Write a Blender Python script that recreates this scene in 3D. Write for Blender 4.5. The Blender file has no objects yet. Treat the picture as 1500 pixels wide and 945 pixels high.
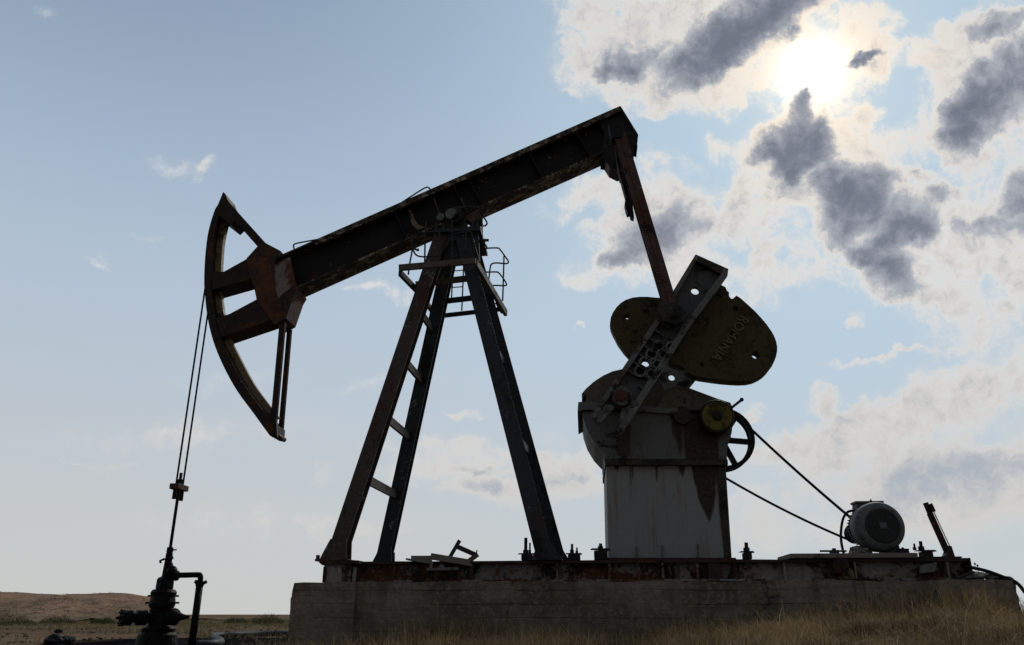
import bpy, bmesh, math, random
from mathutils import Vector, Matrix, noise

random.seed(7)
SC = bpy.context.scene
COL = SC.collection
R = math.radians

# ------------------------------------------------------------------ camera
EYE = Vector((0.0, 0.0, 0.40))
F_PX = 1150.0
PITCH, YAW = R(20.4), R(5.0)
cam_d = bpy.data.cameras.new("camera")
cam = bpy.data.objects.new("camera", cam_d)
COL.objects.link(cam)
cam.location = EYE
cam.rotation_euler = (R(90) + PITCH, 0, YAW)
cam_d.sensor_width = 36.0
cam_d.lens = 36.0 * F_PX / 1500.0
cam_d.clip_start = 0.05
cam_d.clip_end = 20000.0
SC.camera = cam
ROT = Matrix.Rotation(YAW, 3, 'Z') @ Matrix.Rotation(R(90) + PITCH, 3, 'X')
CAM_R, CAM_U, CAM_F = ROT.col[0].copy(), ROT.col[1].copy(), -ROT.col[2].copy()


def ray(px, py):
    return (ROT @ Vector(((px - 750.0) / F_PX, (472.5 - py) / F_PX, -1.0)))


def U(px, py, Y):
    """point of the plane y = Y (a plane of the machine) measured off the photograph"""
    d = ray(px, py)
    t = (Y - EYE.y) / d.y
    return EYE + d * t


def G(px, py, z=0.0):
    d = ray(px, py)
    return EYE + d * ((z - EYE.z) / d.z)


# ------------------------------------------------------------------ light
sun_dir = ray(1190, 105).normalized()
SUN_EL = math.asin(sun_dir.z)
SUN_AZ = math.atan2(sun_dir.x, sun_dir.y)      # clockwise from +Y
SUN_STRENGTH, SUN_ANGLE = 1.45, R(7)
EXPOSURE = 0.0
SKY_STRENGTH = 0.10

sd = bpy.data.lights.new("sun", 'SUN')
sd.energy = SUN_STRENGTH
sd.angle = SUN_ANGLE
sd.color = (1.0, 0.93, 0.82)
so = bpy.data.objects.new("sun", sd)
COL.objects.link(so)
so.rotation_euler = sun_dir.to_track_quat('Z', 'Y').to_euler()
so.location = (0, 0, 30)

SC.view_settings.view_transform = 'Standard'
SC.view_settings.look = 'None'
SC.view_settings.exposure = EXPOSURE
SC.view_settings.gamma = 1
SC.view_settings.use_curve_mapping = False
SC.render.engine = 'CYCLES'
SC.render.resolution_x, SC.render.resolution_y = 1024, 645


class NT:
    """small wrapper to write node trees"""
    def __init__(s, tree):
        s.t = tree
        tree.nodes.clear()

    def n(s, typ, ins=None, **kw):
        nd = s.t.nodes.new(typ)
        for k, v in kw.items():
            setattr(nd, k, v)
        for k, v in (ins or {}).items():
            sock = nd.inputs[k]
            if isinstance(v, bpy.types.NodeSocket):
                s.t.links.new(v, sock)
            else:
                sock.default_value = v
        return nd

    def math(s, op, a, b=0.0, c=0.0, clamp=False):
        nd = s.t.nodes.new('ShaderNodeMath')
        nd.operation = op
        nd.use_clamp = clamp
        for i, v in enumerate((a, b, c)):
            if isinstance(v, bpy.types.NodeSocket):
                s.t.links.new(v, nd.inputs[i])
            else:
                nd.inputs[i].default_value = v
        return nd.outputs[0]

    def vmath(s, op, a, b=(0, 0, 0)):
        nd = s.t.nodes.new('ShaderNodeVectorMath')
        nd.operation = op
        for i, v in enumerate((a, b)):
            if isinstance(v, bpy.types.NodeSocket):
                s.t.links.new(v, nd.inputs[i])
            else:
                nd.inputs[i].default_value = v
        return nd.outputs['Value'] if op in ('DOT_PRODUCT', 'LENGTH', 'DISTANCE') else nd.outputs[0]

    def smooth(s, v, lo, hi, a=0.0, b=1.0):
        nd = s.t.nodes.new('ShaderNodeMapRange')
        nd.interpolation_type = 'SMOOTHSTEP'
        s.t.links.new(v, nd.inputs[0])
        nd.inputs[1].default_value = lo
        nd.inputs[2].default_value = hi
        nd.inputs[3].default_value = a
        nd.inputs[4].default_value = b
        return nd.outputs[0]

    def noise(s, vec, scale, detail=6, rough=0.55, dist=0.0, dim='3D'):
        nd = s.t.nodes.new('ShaderNodeTexNoise')
        nd.noise_dimensions = dim
        s.t.links.new(vec, nd.inputs['Vector'])
        nd.inputs['Scale'].default_value = scale
        nd.inputs['Detail'].default_value = detail
        nd.inputs['Roughness'].default_value = rough
        nd.inputs['Distortion'].default_value = dist
        return nd

    def mix(s, fac, a, b, blend='MIX'):
        nd = s.t.nodes.new('ShaderNodeMix')
        nd.data_type = 'RGBA'
        nd.blend_type = blend
        for sock, v in ((nd.inputs[0], fac), (nd.inputs[6], a), (nd.inputs[7], b)):
            if isinstance(v, bpy.types.NodeSocket):
                s.t.links.new(v, sock)
            elif isinstance(v, (tuple, list)):
                sock.default_value = (v[0], v[1], v[2], 1)
            else:
                sock.default_value = v
        return nd.outputs[2]


def build_world():
    w = bpy.data.worlds.new("World")
    SC.world = w
    w.use_nodes = True
    k = NT(w.node_tree)
    tc = k.n('ShaderNodeTexCoord').outputs['Generated']
    d = k.vmath('NORMALIZE', tc)
    sky = k.n('ShaderNodeTexSky', sky_type='NISHITA', sun_disc=False)
    sky.sun_elevation = SUN_EL
    sky.sun_rotation = SUN_AZ
    sky.air_density = 1.0
    sky.dust_density = 1.0
    sky.ozone_density = 1.3
    el = k.n('ShaderNodeSeparateXYZ', {0: d}).outputs[2]

    # a chart of the southern half of the sky, tangent at a fixed compass direction; unit = 100
    df = k.vmath('DOT_PRODUCT', d, tuple(CAM_F))
    front = k.smooth(df, 0.15, 0.35)
    dfc = k.math('MAXIMUM', df, 0.15)
    s_ = F_PX / 100.0
    cu = k.math('MULTIPLY', k.math('DIVIDE', k.vmath('DOT_PRODUCT', d, tuple(CAM_R)), dfc), s_)
    cv = k.math('MULTIPLY', k.math('DIVIDE', k.vmath('DOT_PRODUCT', d, tuple(CAM_U)), dfc), s_)
    chart = k.n('ShaderNodeCombineXYZ', {0: cu, 1: cv, 2: 0.0}).outputs[0]

    # domain warp, for ragged cloud outlines
    def warp(vec, scale, amp, detail=4):
        nz = k.noise(vec, scale, detail, 0.62, dim='2D').outputs['Color']
        off = k.vmath('MULTIPLY', k.vmath('SUBTRACT', nz, (0.5, 0.5, 0.5)), (amp, amp, 0))
        return k.vmath('ADD', vec, off)
    wch = warp(chart, 1.2, 0.75, 5)
    wdk = warp(chart, 1.5, 0.6, 6)

    def field(vec, blobs):
        tot = None
        for (px, py, rx, ry, rot, amp) in blobs:
            m = k.n('ShaderNodeMapping', {0: vec}, vector_type='TEXTURE')
            m.inputs['Location'].default_value = ((px - 750) / 100, (472.5 - py) / 100, 0)
            m.inputs['Rotation'].default_value = (0, 0, R(rot))
            m.inputs['Scale'].default_value = (rx / 100, ry / 100, 1)
            g = k.n('ShaderNodeTexGradient', {0: m.outputs[0]}, gradient_type='SPHERICAL').outputs['Fac']
            g = k.math('MULTIPLY', g, amp)
            tot = g if tot is None else k.math('ADD', tot, g)
        return tot

    # cloud masses: (px, py, rx, ry, rotation, amount)
    bright = [
        (880, 70, 95, 90, 0, 1.0), (960, 70, 130, 110, 0, 1.1), (1060, 60, 150, 110, 20, 1.2), (1010, 125, 90, 50, -20, 0.8), (930, 140, 70, 40, -15, 0.7),
        (1130, 50, 130, 100, 0, 1.0), (1200, 120, 110, 80, 0, 0.8), (860, 115, 60, 40, 0, 0.5), (1010, -10, 220, 60, 0, 0.8),
        (1262, 40, 62, 60, 60, 0.95), (1270, 90, 55, 45, 20, 0.8), (1268, 165, 26, 16, 0, 0.9),
        (1185, 220, 130, 90, 10, 1.0), (1270, 235, 110, 60, -30, 0.8), (1260, 290, 150, 90, -30, 1.0), (1330, 350, 160, 90, -35, 0.9), (1300, 410, 130, 60, -25, 0.8),
        (1120, 270, 110, 50, 10, 0.55), (1130, 320, 140, 60, -8, 0.6), (1180, 380, 110, 45, -10, 0.45), (1090, 300, 70, 40, 0, 0.4),
        (1440, 160, 150, 95, 35, 1.1), (1410, 60, 120, 40, 15, 0.6), (1470, 50, 130, 60, 25, 0.8), (1350, 80, 60, 25, 10, 0.35),
        (1480, 290, 120, 120, 0, 0.75), (1430, 350, 110, 70, -20, 0.6), (1400, 280, 60, 40, 0, 0.4), (1500, 400, 120, 80, 0, 0.6),
        (950, 290, 75, 90, -10, 0.8), (985, 350, 110, 80, -35, 0.85), (900, 390, 95, 42, 8, 0.85), (880, 350, 50, 40, 0, 0.6), (1020, 400, 90, 50, 0, 0.6),
        (840, 290, 90, 32, 25, 0.75), (880, 265, 50, 26, 10, 0.6), (1110, 415, 55, 50, 0, 0.85), (1150, 400, 45, 25, 0, 0.4),
        (1056, 222, 34, 24, 0, 0.8), (1010, 255, 24, 16, 0, 0.6), (960, 170, 24, 8, 0, 0.45), (1253, 469, 24, 13, 0, 0.9), (850, 472, 10, 7, 0, 0.6), (975, 232, 12, 14, 0, 0.5),
        (1470, 450, 160, 50, 25, 0.8), (1470, 540, 210, 70, 20, 1.0), (1380, 600, 210, 62, 20, 0.95), (1260, 640, 190, 50, 14, 0.9), (1160, 660, 130, 46, 5, 0.7),
        (1214, 590, 36, 22, 0, 0.95), (1320, 520, 130, 9, 10, 0.8), (1260, 527, 40, 6, 5, 0.6), (1100, 603, 26, 24, 0, 0.7), (1420, 690, 280, 80, 10, 0.45), (1110, 720, 120, 46, 0, 0.35),
        (690, 672, 130, 26, 0, 0.8), (640, 690, 120, 26, 0, 0.5), (830, 672, 110, 30, 0, 0.75), (740, 700, 150, 26, 0, 0.4), (675, 611, 38, 10, 0, 0.9),
        (565, 425, 66, 18, -9, 0.8), (535, 418, 40, 10, 0, 0.5), (248, 243, 44, 20, 0, 0.36), (302, 249, 30, 18, 20, 0.34), (142, 382, 34, 9, -30, 0.28),
        (470, 692, 30, 14, 0, 0.3), (160, 682, 70, 13, 2, 0.26), (100, 684, 40, 5, 0, 0.35), (60, 19, 28, 13, 0, 0.26), (600, 650, 160, 16, 0, 0.35), (215, 345, 40, 8, 0, 0.2), (250, 640, 300, 34, 3, 0.26), (430, 770, 340, 36, 0, 0.34), (1190, 770, 280, 44, 0, 0.42), (880, 620, 150, 22, 8, 0.3), (560, 560, 120, 16, 4, 0.2), (330, 560, 160, 16, 6, 0.2),
    ]
    dark = [
        (1163, 222, 62, 40, 5, 1.35), (1176, 190, 42, 34, 0, 1.1), (1178, 155, 20, 24, 0, 1.2), (1125, 228, 44, 14, 6, 0.8), (1205, 185, 26, 18, 0, 0.7), (1165, 250, 34, 20, 0, 0.7),
        (1262, 275, 58, 36, 0, 1.35), (1240, 300, 46, 40, 0, 1.1), (1222, 332, 36, 28, 0, 0.75),
        (1330, 325, 48, 34, 0, 1.25), (1308, 350, 36, 24, 0, 0.8), (1355, 330, 26, 20, 0, 0.6),
        (1292, 385, 50, 22, -8, 1.05), (1312, 412, 34, 26, -20, 1.0), (1265, 382, 34, 16, 0, 0.6), (1235, 355, 26, 16, 0, 0.5),
        (1120, 20, 90, 44, 40, 1.1), (1060, 62, 84, 34, 32, 1.1), (1030, 105, 50, 20, 25, 0.9), (1000, 90, 40, 18, 20, 0.5), (1160, -10, 80, 40, 30, 0.9),
        (915, 98, 44, 20, 15, 0.95), (890, 112, 30, 12, 0, 0.45), (1258, 88, 26, 10, 25, 1.0), (1275, 78, 24, 9, 10, 0.6),
        (1470, 135, 84, 46, 35, 1.3), (1425, 170, 56, 36, 40, 1.1), (1405, 210, 34, 24, 40, 0.7), (1500, 90, 70, 40, 30, 1.0),
        (1460, 38, 40, 15, 15, 0.9), (1490, 20, 40, 16, 20, 0.6), (1500, 295, 36, 44, 0, 0.85), (1378, 283, 34, 16, 0, 0.6), (1440, 335, 40, 14, 0, 0.4), (1350, 250, 26, 12, 0, 0.4),
        (950, 350, 62, 34, 25, 0.8), (905, 385, 36, 16, 10, 0.75), (1000, 310, 40, 44, -45, 0.42), (930, 300, 24, 30, 0, 0.35),
        (1420, 690, 180, 40, 12, 0.5), (1450, 740, 200, 50, 8, 0.5), (1330, 700, 150, 40, 8, 0.4), (740, 722, 100, 18, 0, 0.5), (850, 708, 70, 20, 0, 0.5), (700, 690, 50, 8, 0, 0.4),
    ]
    def voro(vec, scale):
        return k.n('ShaderNodeTexVoronoi', {'Vector': vec, 'Scale': scale, 'Detail': 3.0, 'Roughness': 0.6, 'Lacunarity': 2.3},
                   feature='F1', normalize=True, voronoi_dimensions='2D').outputs['Distance']
    n1 = k.noise(chart, 1.15, 6, 0.62, 0.3, dim='2D').outputs['Fac']
    n2 = k.noise(wch, 3.2, 7, 0.68, 0.25, dim='2D').outputs['Fac']
    puff = voro(wch, 2.0)                      # billows
    pz = k.math('SUBTRACT', 0.40, puff)
    fb = field(wch, bright)
    fd = field(wdk, [(a_, b_, c_ * 1.24, d_ * 1.24, e_, f_) for (a_, b_, c_, d_, e_, f_) in dark])
    fbs = k.math('MULTIPLY', k.math('DIVIDE', fb, k.math('ADD', fb, 0.9)), 1.15)
    nz = k.math('ADD', k.math('ADD', k.math('MULTIPLY', k.math('SUBTRACT', n1, 0.5), 1.5), k.math('MULTIPLY', k.math('SUBTRACT', n2, 0.5), 1.15)),
                k.math('MULTIPLY', pz, 0.75))
    nz = k.math('MULTIPLY', nz, k.smooth(fb, 0.0, 0.30, 0.03, 1.0))
    # optical depth of the cloud: thin fringes shine, thick cores are grey
    dep = k.math('ADD', k.math('ADD', fbs, k.math('MULTIPLY', k.math('MULTIPLY', k.math('DIVIDE', fd, k.math('ADD', fd, 1.0)), 2.0), 1.12)), nz)
    alpha = k.math('MULTIPLY', k.smooth(dep, -0.02, 0.80), front)
    sheet = k.math('MULTIPLY', k.math('MULTIPLY', k.smooth(fb, 0.0, 1.1), k.smooth(n1, 0.30, 0.62, 0.35, 1.0)), front)
    core_d = k.smooth(dep, 0.95, 1.55)

    # light round the veiled sun
    cosang = k.vmath('DOT_PRODUCT', d, tuple(sun_dir))
    ang = k.math('ARCCOSINE', k.math('MINIMUM', cosang, 0.999999))
    def gauss(width):
        q = k.math('DIVIDE', ang, width)
        return k.math('EXPONENT', k.math('MULTIPLY', k.math('MULTIPLY', q, q), -1.0))
    core = gauss(0.030)
    mid = gauss(0.10)
    wide = gauss(0.46)

    # clear sky: Nishita, its aureole softened by the dust that veils the sun, paler and greyer towards the horizon
    sc = k.n('ShaderNodeSeparateXYZ', {0: sky.outputs[0]}).outputs
    def cap(v, top):
        q = k.math('POWER', k.math('DIVIDE', v, top), 3.0)
        return k.math('DIVIDE', v, k.math('POWER', k.math('ADD', q, 1.0), 1 / 3.0))
    nish = k.n('ShaderNodeCombineXYZ', {0: cap(sc[0], 4.6), 1: cap(sc[1], 5.8), 2: cap(sc[2], 7.0)}).outputs[0]
    veil = k.mix(k.smooth(el, -0.02, 0.46), (5.9, 5.95, 5.85), (4.75, 5.75, 6.85))
    veil = k.mix(k.smooth(el, 0.32, 0.80), veil, (1.95, 2.75, 4.05))
    veil = k.mix(k.math('MULTIPLY', wide, 0.85), veil, (5.1, 6.7, 8.0))
    base = k.mix(k.smooth(el, 0.0, 0.35, 0.95, 0.85), nish, veil)

    # cloud colours by optical depth
    cr = k.n('ShaderNodeValToRGB', {0: k.math('MULTIPLY', dep, 0.37)})
    els = cr.color_ramp.elements
    els[0].position, els[0].color = 0.10, (0.74, 0.74, 0.74, 1)
    els[1].position, els[1].color = 0.84, (0.165, 0.185, 0.23, 1)
    for ps, c_ in ((0.17, (0.84, 0.795, 0.745, 1)), (0.275, (0.64, 0.635, 0.635, 1)), (0.42, (0.44, 0.465, 0.51, 1)), (0.58, (0.31, 0.33, 0.385, 1)), (0.72, (0.21, 0.23, 0.28, 1))):
        e_ = els.new(ps)
        e_.color = c_
    lit = k.vmath('MULTIPLY', cr.outputs[0], (10.0, 10.0, 10.0))
    lit = k.mix(k.math('MULTIPLY', k.math('MULTIPLY', wide, 0.28), k.smooth(dep, 1.1, 0.7)), lit, (8.7, 7.5, 6.1))
    low = k.mix(k.smooth(dep, 0.7, 1.5), (6.3, 6.15, 5.9), (4.5, 4.9, 5.45))
    lit = k.mix(k.smooth(el, 0.08, 0.40, 0.85, 0.0), lit, low)
    base = k.mix(k.math('MULTIPLY', sheet, 0.55), base, k.mix(wide, (6.6, 6.8, 7.0), (7.6, 7.5, 7.3)))
    sk = k.mix(k.math('MULTIPLY', alpha, k.smooth(dep, 0.3, 1.1, 0.80, 1.0)), base, lit)
    block = k.smooth(dep, 1.55, 0.85)
    gm = k.math('MULTIPLY', k.math('MULTIPLY', mid, k.smooth(dep, 0.0, 0.7, 0.35, 1.0)), block)
    co = k.math('MULTIPLY', core, k.math('ADD', k.math('MULTIPLY', block, 0.95), 0.05))
    glow = k.n('ShaderNodeCombineXYZ', {0: k.math('ADD', k.math('MULTIPLY', co, 12.0), k.math('MULTIPLY', gm, 3.6)),
                                        1: k.math('ADD', k.math('MULTIPLY', co, 11.4), k.math('MULTIPLY', gm, 2.4)),
                                        2: k.math('ADD', k.math('MULTIPLY', co, 10.2), k.math('MULTIPLY', gm, 0.9))}).outputs[0]
    sk = k.mix(1.0, sk, glow, 'ADD')

    # unseen cloud added behind the camera, darker so that facing sides stay dim
    nb = k.noise(d, 2.2, 4, 0.6).outputs['Fac']
    back = k.mix(k.smooth(nb, 0.4, 0.65), (1.55, 1.63, 1.78), (2.75, 2.8, 2.9))
    sk = k.mix(k.smooth(df, 0.30, -0.25), sk, back)
    bg = k.n('ShaderNodeBackground', {0: sk, 1: SKY_STRENGTH})
    out = k.n('ShaderNodeOutputWorld', {0: bg.outputs[0]})


build_world()


# ------------------------------------------------------------------ materials
def rgb(c):
    return (c[0], c[1], c[2], 1.0)


def mat_steel(name, paint, rust=(0.085, 0.032, 0.014), oil=(0.010, 0.009, 0.008), rust_amt=0.5, oil_amt=0.5,
              scale=1.0, streak=0.0, rough=0.62, chip=None, chip_amt=0.0, seed=0.0, bump=0.3, drips=0.0, stains=(), mott=1.0):
    m = bpy.data.materials.new(name)
    m.use_nodes = True
    k = NT(m.node_tree)
    pos = k.n('ShaderNodeNewGeometry').outputs['Position']
    pos = k.vmath('ADD', pos, (seed, seed * 1.7, seed * 0.6))
    stretch = k.vmath('MULTIPLY', pos, (1.0, 1.0, 1.0 - 0.75 * streak))
    na = k.noise(stretch, 2.1 * scale, 8, 0.68, 0.3).outputs['Fac']
    nb = k.noise(stretch, 3.3 * scale, 8, 0.7, 0.5)
    nc = k.noise(pos, 38 * scale, 4, 0.6).outputs['Fac']
    fine = k.math('MULTIPLY', k.math('SUBTRACT', nc, 0.5), 0.25)
    c0 = k.mix(k.smooth(nc, 0.3, 0.7), tuple(x * (1 - 0.25 * mott) for x in paint), tuple(min(1, x * (1 + 0.2 * mott)) for x in paint))
    col = c0
    if chip:
        nd = k.noise(pos, 4.7 * scale, 9, 0.72, 0.4).outputs['Fac']
        col = k.mix(k.smooth(k.math('ADD', nd, fine), 0.66 - 0.2 * chip_amt, 0.70 - 0.2 * chip_amt), col, chip)
    rr = k.mix(k.smooth(nc, 0.35, 0.7), rust, tuple(x * 0.45 for x in rust))
    rf = k.smooth(k.math('ADD', na, fine), 0.68 - 0.3 * rust_amt, 0.76 - 0.3 * rust_amt)
    col = k.mix(rf, col, rr)
    of = k.smooth(k.math('ADD', nb.outputs['Fac'], fine), 0.68 - 0.3 * oil_amt, 0.78 - 0.3 * oil_amt)
    col = k.mix(of, col, oil)
    if drips or stains:
        run = k.noise(k.vmath('MULTIPLY', pos, (16.0, 16.0, 0.9)), 1.0, 8, 0.72).outputs['Fac']
    if drips:
        big = k.noise(pos, 1.3, 4, 0.6).outputs['Fac']
        dm = k.math('MULTIPLY', k.smooth(run, 0.50, 0.72), k.smooth(big, 0.42, 0.62))
        col = k.mix(k.math('MULTIPLY', dm, drips), col, rust)
        dm = k.math('MULTIPLY', k.smooth(run, 0.46, 0.30), k.smooth(na, 0.42, 0.62))
        col = k.mix(k.math('MULTIPLY', dm, drips * 0.8), col, tuple(x * 0.35 for x in paint))
    if stains:
        sp = k.n('ShaderNodeSeparateXYZ', {0: k.n('ShaderNodeNewGeometry').outputs['Position']}).outputs
        for (x0, hw, zt, zb, edge) in stains:
            t = k.math('DIVIDE', k.math('SUBTRACT', sp[2], zb), zt - zb, clamp=True)
            t = k.math('MULTIPLY', t, k.math('GREATER_THAN', zt + 0.02, sp[2]))
            w = k.math('MULTIPLY', k.math('POWER', t, 0.8), hw)
            off = k.math('MULTIPLY', k.math('SUBTRACT', run, 0.5), edge)
            dd = k.math('SUBTRACT', k.math('ABSOLUTE', k.math('SUBTRACT', sp[0], x0)), k.math('ADD', w, k.math('MULTIPLY', off, k.math('MULTIPLY', t, 1.6, clamp=True))))
            mk = k.math('MULTIPLY', k.smooth(dd, -0.02, 0.02, 1.0, 0.0), k.math('GREATER_THAN', t, 0.001))
            col = k.mix(mk, col, k.mix(k.smooth(nc, 0.3, 0.7), (0.022, 0.018, 0.015), (0.05, 0.04, 0.03)))
    ro = k.math('ADD', k.math('MULTIPLY', rf, 0.25), rough)
    ro = k.math('SUBTRACT', ro, k.math('MULTIPLY', of, 0.18))
    bmp = k.n('ShaderNodeBump', {'Strength': bump, 'Distance': 0.006, 'Height': k.math('ADD', nc, k.math('MULTIPLY', rf, 0.6))})
    p = k.n('ShaderNodeBsdfPrincipled', {'Base Color': col, 'Roughness': ro, 'Specular IOR Level': 0.16, 'Normal': bmp.outputs[0]})
    k.n('ShaderNodeOutputMaterial', {0: p.outputs[0]})
    return m


def mat_plain(name, a, b=None, scale=12, rough=0.8, bump=0.2, spec=0.3, dist=0.01, detail=6):
    m = bpy.data.materials.new(name)
    m.use_nodes = True
    k = NT(m.node_tree)
    pos = k.n('ShaderNodeNewGeometry').outputs['Position']
    n = k.noise(pos, scale, detail, 0.65, 0.2).outputs['Fac']
    col = k.mix(k.smooth(n, 0.3, 0.7), a, b or tuple(x * 0.6 for x in a))
    bmp = k.n('ShaderNodeBump', {'Strength': bump, 'Distance': dist, 'Height': n})
    p = k.n('ShaderNodeBsdfPrincipled', {'Base Color': col, 'Roughness': rough, 'Specular IOR Level': spec, 'Normal': bmp.outputs[0]})
    k.n('ShaderNodeOutputMaterial', {0: p.outputs[0]})
    return m


def mat_concrete():
    m = bpy.data.materials.new("board_marked_concrete")
    m.use_nodes = True
    k = NT(m.node_tree)
    pos = k.n('ShaderNodeNewGeometry').outputs['Position']
    flat = k.vmath('MULTIPLY', pos, (0.35, 1, 6.0))
    n0 = k.noise(pos, 1.1, 8, 0.65, 0.3).outputs['Fac']
    n1 = k.noise(flat, 1.6, 7, 0.65).outputs['Fac']
    n2 = k.noise(pos, 22, 6, 0.7).outputs['Fac']
    # joints of the shuttering boards
    z = k.n('ShaderNodeSeparateXYZ', {0: pos}).outputs[2]
    wob = k.math('MULTIPLY', k.math('SUBTRACT', n0, 0.5), 0.07)
    fr = k.math('FRACT', k.math('DIVIDE', k.math('ADD', z, wob), 0.145))
    joint = k.math('MULTIPLY', k.smooth(k.math('ABSOLUTE', k.math('SUBTRACT', fr, 0.5)), 0.0, 0.07, 1.0, 0.0),
                   k.math('MULTIPLY', k.smooth(n1, 0.40, 0.62), k.smooth(n0, 0.36, 0.6)))
    vo = k.n('ShaderNodeTexVoronoi', {'Vector': k.vmath('ADD', pos, k.vmath('MULTIPLY', k.noise(pos, 5.0, 8, 0.7).outputs['Color'], (0.35, 0.35, 0.35))), 'Scale': 0.42},
             feature='DISTANCE_TO_EDGE').outputs['Distance']
    crack = k.math('MULTIPLY', k.smooth(vo, 0.001, 0.008, 1.0, 0.0), k.smooth(n0, 0.45, 0.6))
    col = k.mix(k.smooth(n1, 0.3, 0.72), (0.205, 0.172, 0.143), (0.135, 0.113, 0.094))
    n0s = k.math('ADD', n0, k.math('MULTIPLY', k.math('SUBTRACT', n2, 0.5), 0.22))
    col = k.mix(k.math('MULTIPLY', k.smooth(n0s, 0.46, 0.60), 0.85), col, (0.088, 0.072, 0.060))
    col = k.mix(k.math('MULTIPLY', k.smooth(n2, 0.46, 0.68), 0.6), col, (0.29, 0.255, 0.21))
    col = k.mix(k.math('MULTIPLY', k.smooth(n2, 0.44, 0.30), 0.6), col, (0.06, 0.05, 0.042))
    col = k.mix(k.math('MULTIPLY', joint, 0.45), col, (0.06, 0.05, 0.043))
    col = k.mix(k.math('MULTIPLY', crack, 0.75), col, (0.03, 0.026, 0.022))
    # oil and rust that ran down from the base, soil splashed up from below
    runs = k.noise(k.vmath('MULTIPLY', pos, (7.0, 7.0, 0.5)), 1.0, 8, 0.7).outputs['Fac']
    low_ = k.smooth(z, 0.25, 0.80, 0.0, 1.0)
    col = k.mix(k.math('MULTIPLY', k.math('MULTIPLY', k.smooth(runs, 0.52, 0.66), low_), 0.65), col, (0.05, 0.04, 0.032))
    col = k.mix(k.math('MULTIPLY', k.smooth(z, 0.55, 0.1, 0.0, 0.6), k.smooth(n0, 0.35, 0.6)), col, (0.13, 0.095, 0.065))
    h = k.math('SUBTRACT', k.math('ADD', k.math('MULTIPLY', n2, 0.6), n1), k.math('ADD', joint, crack))
    bmp = k.n('ShaderNodeBump', {'Strength': 0.7, 'Distance': 0.025, 'Height': h})
    p = k.n('ShaderNodeBsdfPrincipled', {'Base Color': col, 'Roughness': 0.92, 'Specular IOR Level': 0.12, 'Normal': bmp.outputs[0]})
    k.n('ShaderNodeOutputMaterial', {0: p.outputs[0]})
    return m


def mat_ground():
    m = bpy.data.materials.new("dry_soil")
    m.use_nodes = True
    k = NT(m.node_tree)
    pos = k.n('ShaderNodeNewGeometry').outputs['Position']
    n0 = k.noise(pos, 0.10, 6, 0.6).outputs['Fac']
    n1 = k.noise(pos, 0.9, 8, 0.68).outputs['Fac']
    n2 = k.noise(pos, 9.0, 6, 0.7).outputs['Fac']
    col = k.mix(k.smooth(n1, 0.3, 0.7), (0.22, 0.155, 0.10), (0.15, 0.105, 0.070))
    col = k.mix(k.math('MULTIPLY', k.smooth(n0, 0.45, 0.62), 0.6), col, (0.12, 0.11, 0.06))
    col = k.mix(k.math('MULTIPLY', k.smooth(n2, 0.46, 0.66), 0.75), col, (0.075, 0.055, 0.040))
    # wheel track of bare pale earth across the plain
    sep = k.n('ShaderNodeSeparateXYZ', {0: pos})
    yy = k.math('ADD', sep.outputs[1], k.math('MULTIPLY', k.math('SUBTRACT', k.noise(pos, 0.12, 2).outputs['Fac'], 0.5), 5.0))
    tr = k.math('MULTIPLY', k.smooth(k.math('ABSOLUTE', k.math('SUBTRACT', yy, 19.5)), 0.7, 3.0, 1.0, 0.0), 0.75)
    col = k.mix(tr, col, k.mix(k.smooth(n1, 0.35, 0.65), (0.175, 0.122, 0.086), (0.10, 0.072, 0.053)))
    # spilt oil soaked into the soil round the well
    dx = k.vmath('DISTANCE', k.vmath('MULTIPLY', pos, (0.8, 1.0, 0.0)), OIL_C)
    ow = k.math('ADD', dx, k.math('MULTIPLY', k.math('SUBTRACT', n1, 0.5), 2.6))
    ow = k.smooth(ow, 1.7, 2.6, 1.0, 0.0)
    col = k.mix(ow, col, (0.008, 0.008, 0.009))
    bmp = k.n('ShaderNodeBump', {'Strength': 0.8, 'Distance': 0.05, 'Height': k.math('ADD', n2, n1)})
    p = k.n('ShaderNodeBsdfPrincipled', {'Base Color': col, 'Roughness': 0.95,
                                         'Specular IOR Level': 0.0, 'Normal': bmp.outputs[0]})
    k.n('ShaderNodeOutputMaterial', {0: p.outputs[0]})
    return m


def mat_blade(name, a, b, c):
    m = bpy.data.materials.new(name)
    m.use_nodes = True
    k = NT(m.node_tree)
    pos = k.n('ShaderNodeNewGeometry')
    rnd = pos.outputs['Random Per Island']
    n = k.noise(pos.outputs['Position'], 2.1, 5, 0.65).outputs['Fac']
    col = k.mix(rnd, a, b)
    col = k.mix(k.smooth(n, 0.42, 0.68), col, c)
    p = k.n('ShaderNodeBsdfPrincipled', {'Base Color': col, 'Roughness': 0.8, 'Specular IOR Level': 0.15})
    tr = k.n('ShaderNodeBsdfTranslucent', {'Color': col})
    mx = k.n('ShaderNodeMixShader', {0: 0.2, 1: p.outputs[0], 2: tr.outputs[0]})
    k.n('ShaderNodeOutputMaterial', {0: mx.outputs[0]})
    return m


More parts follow.
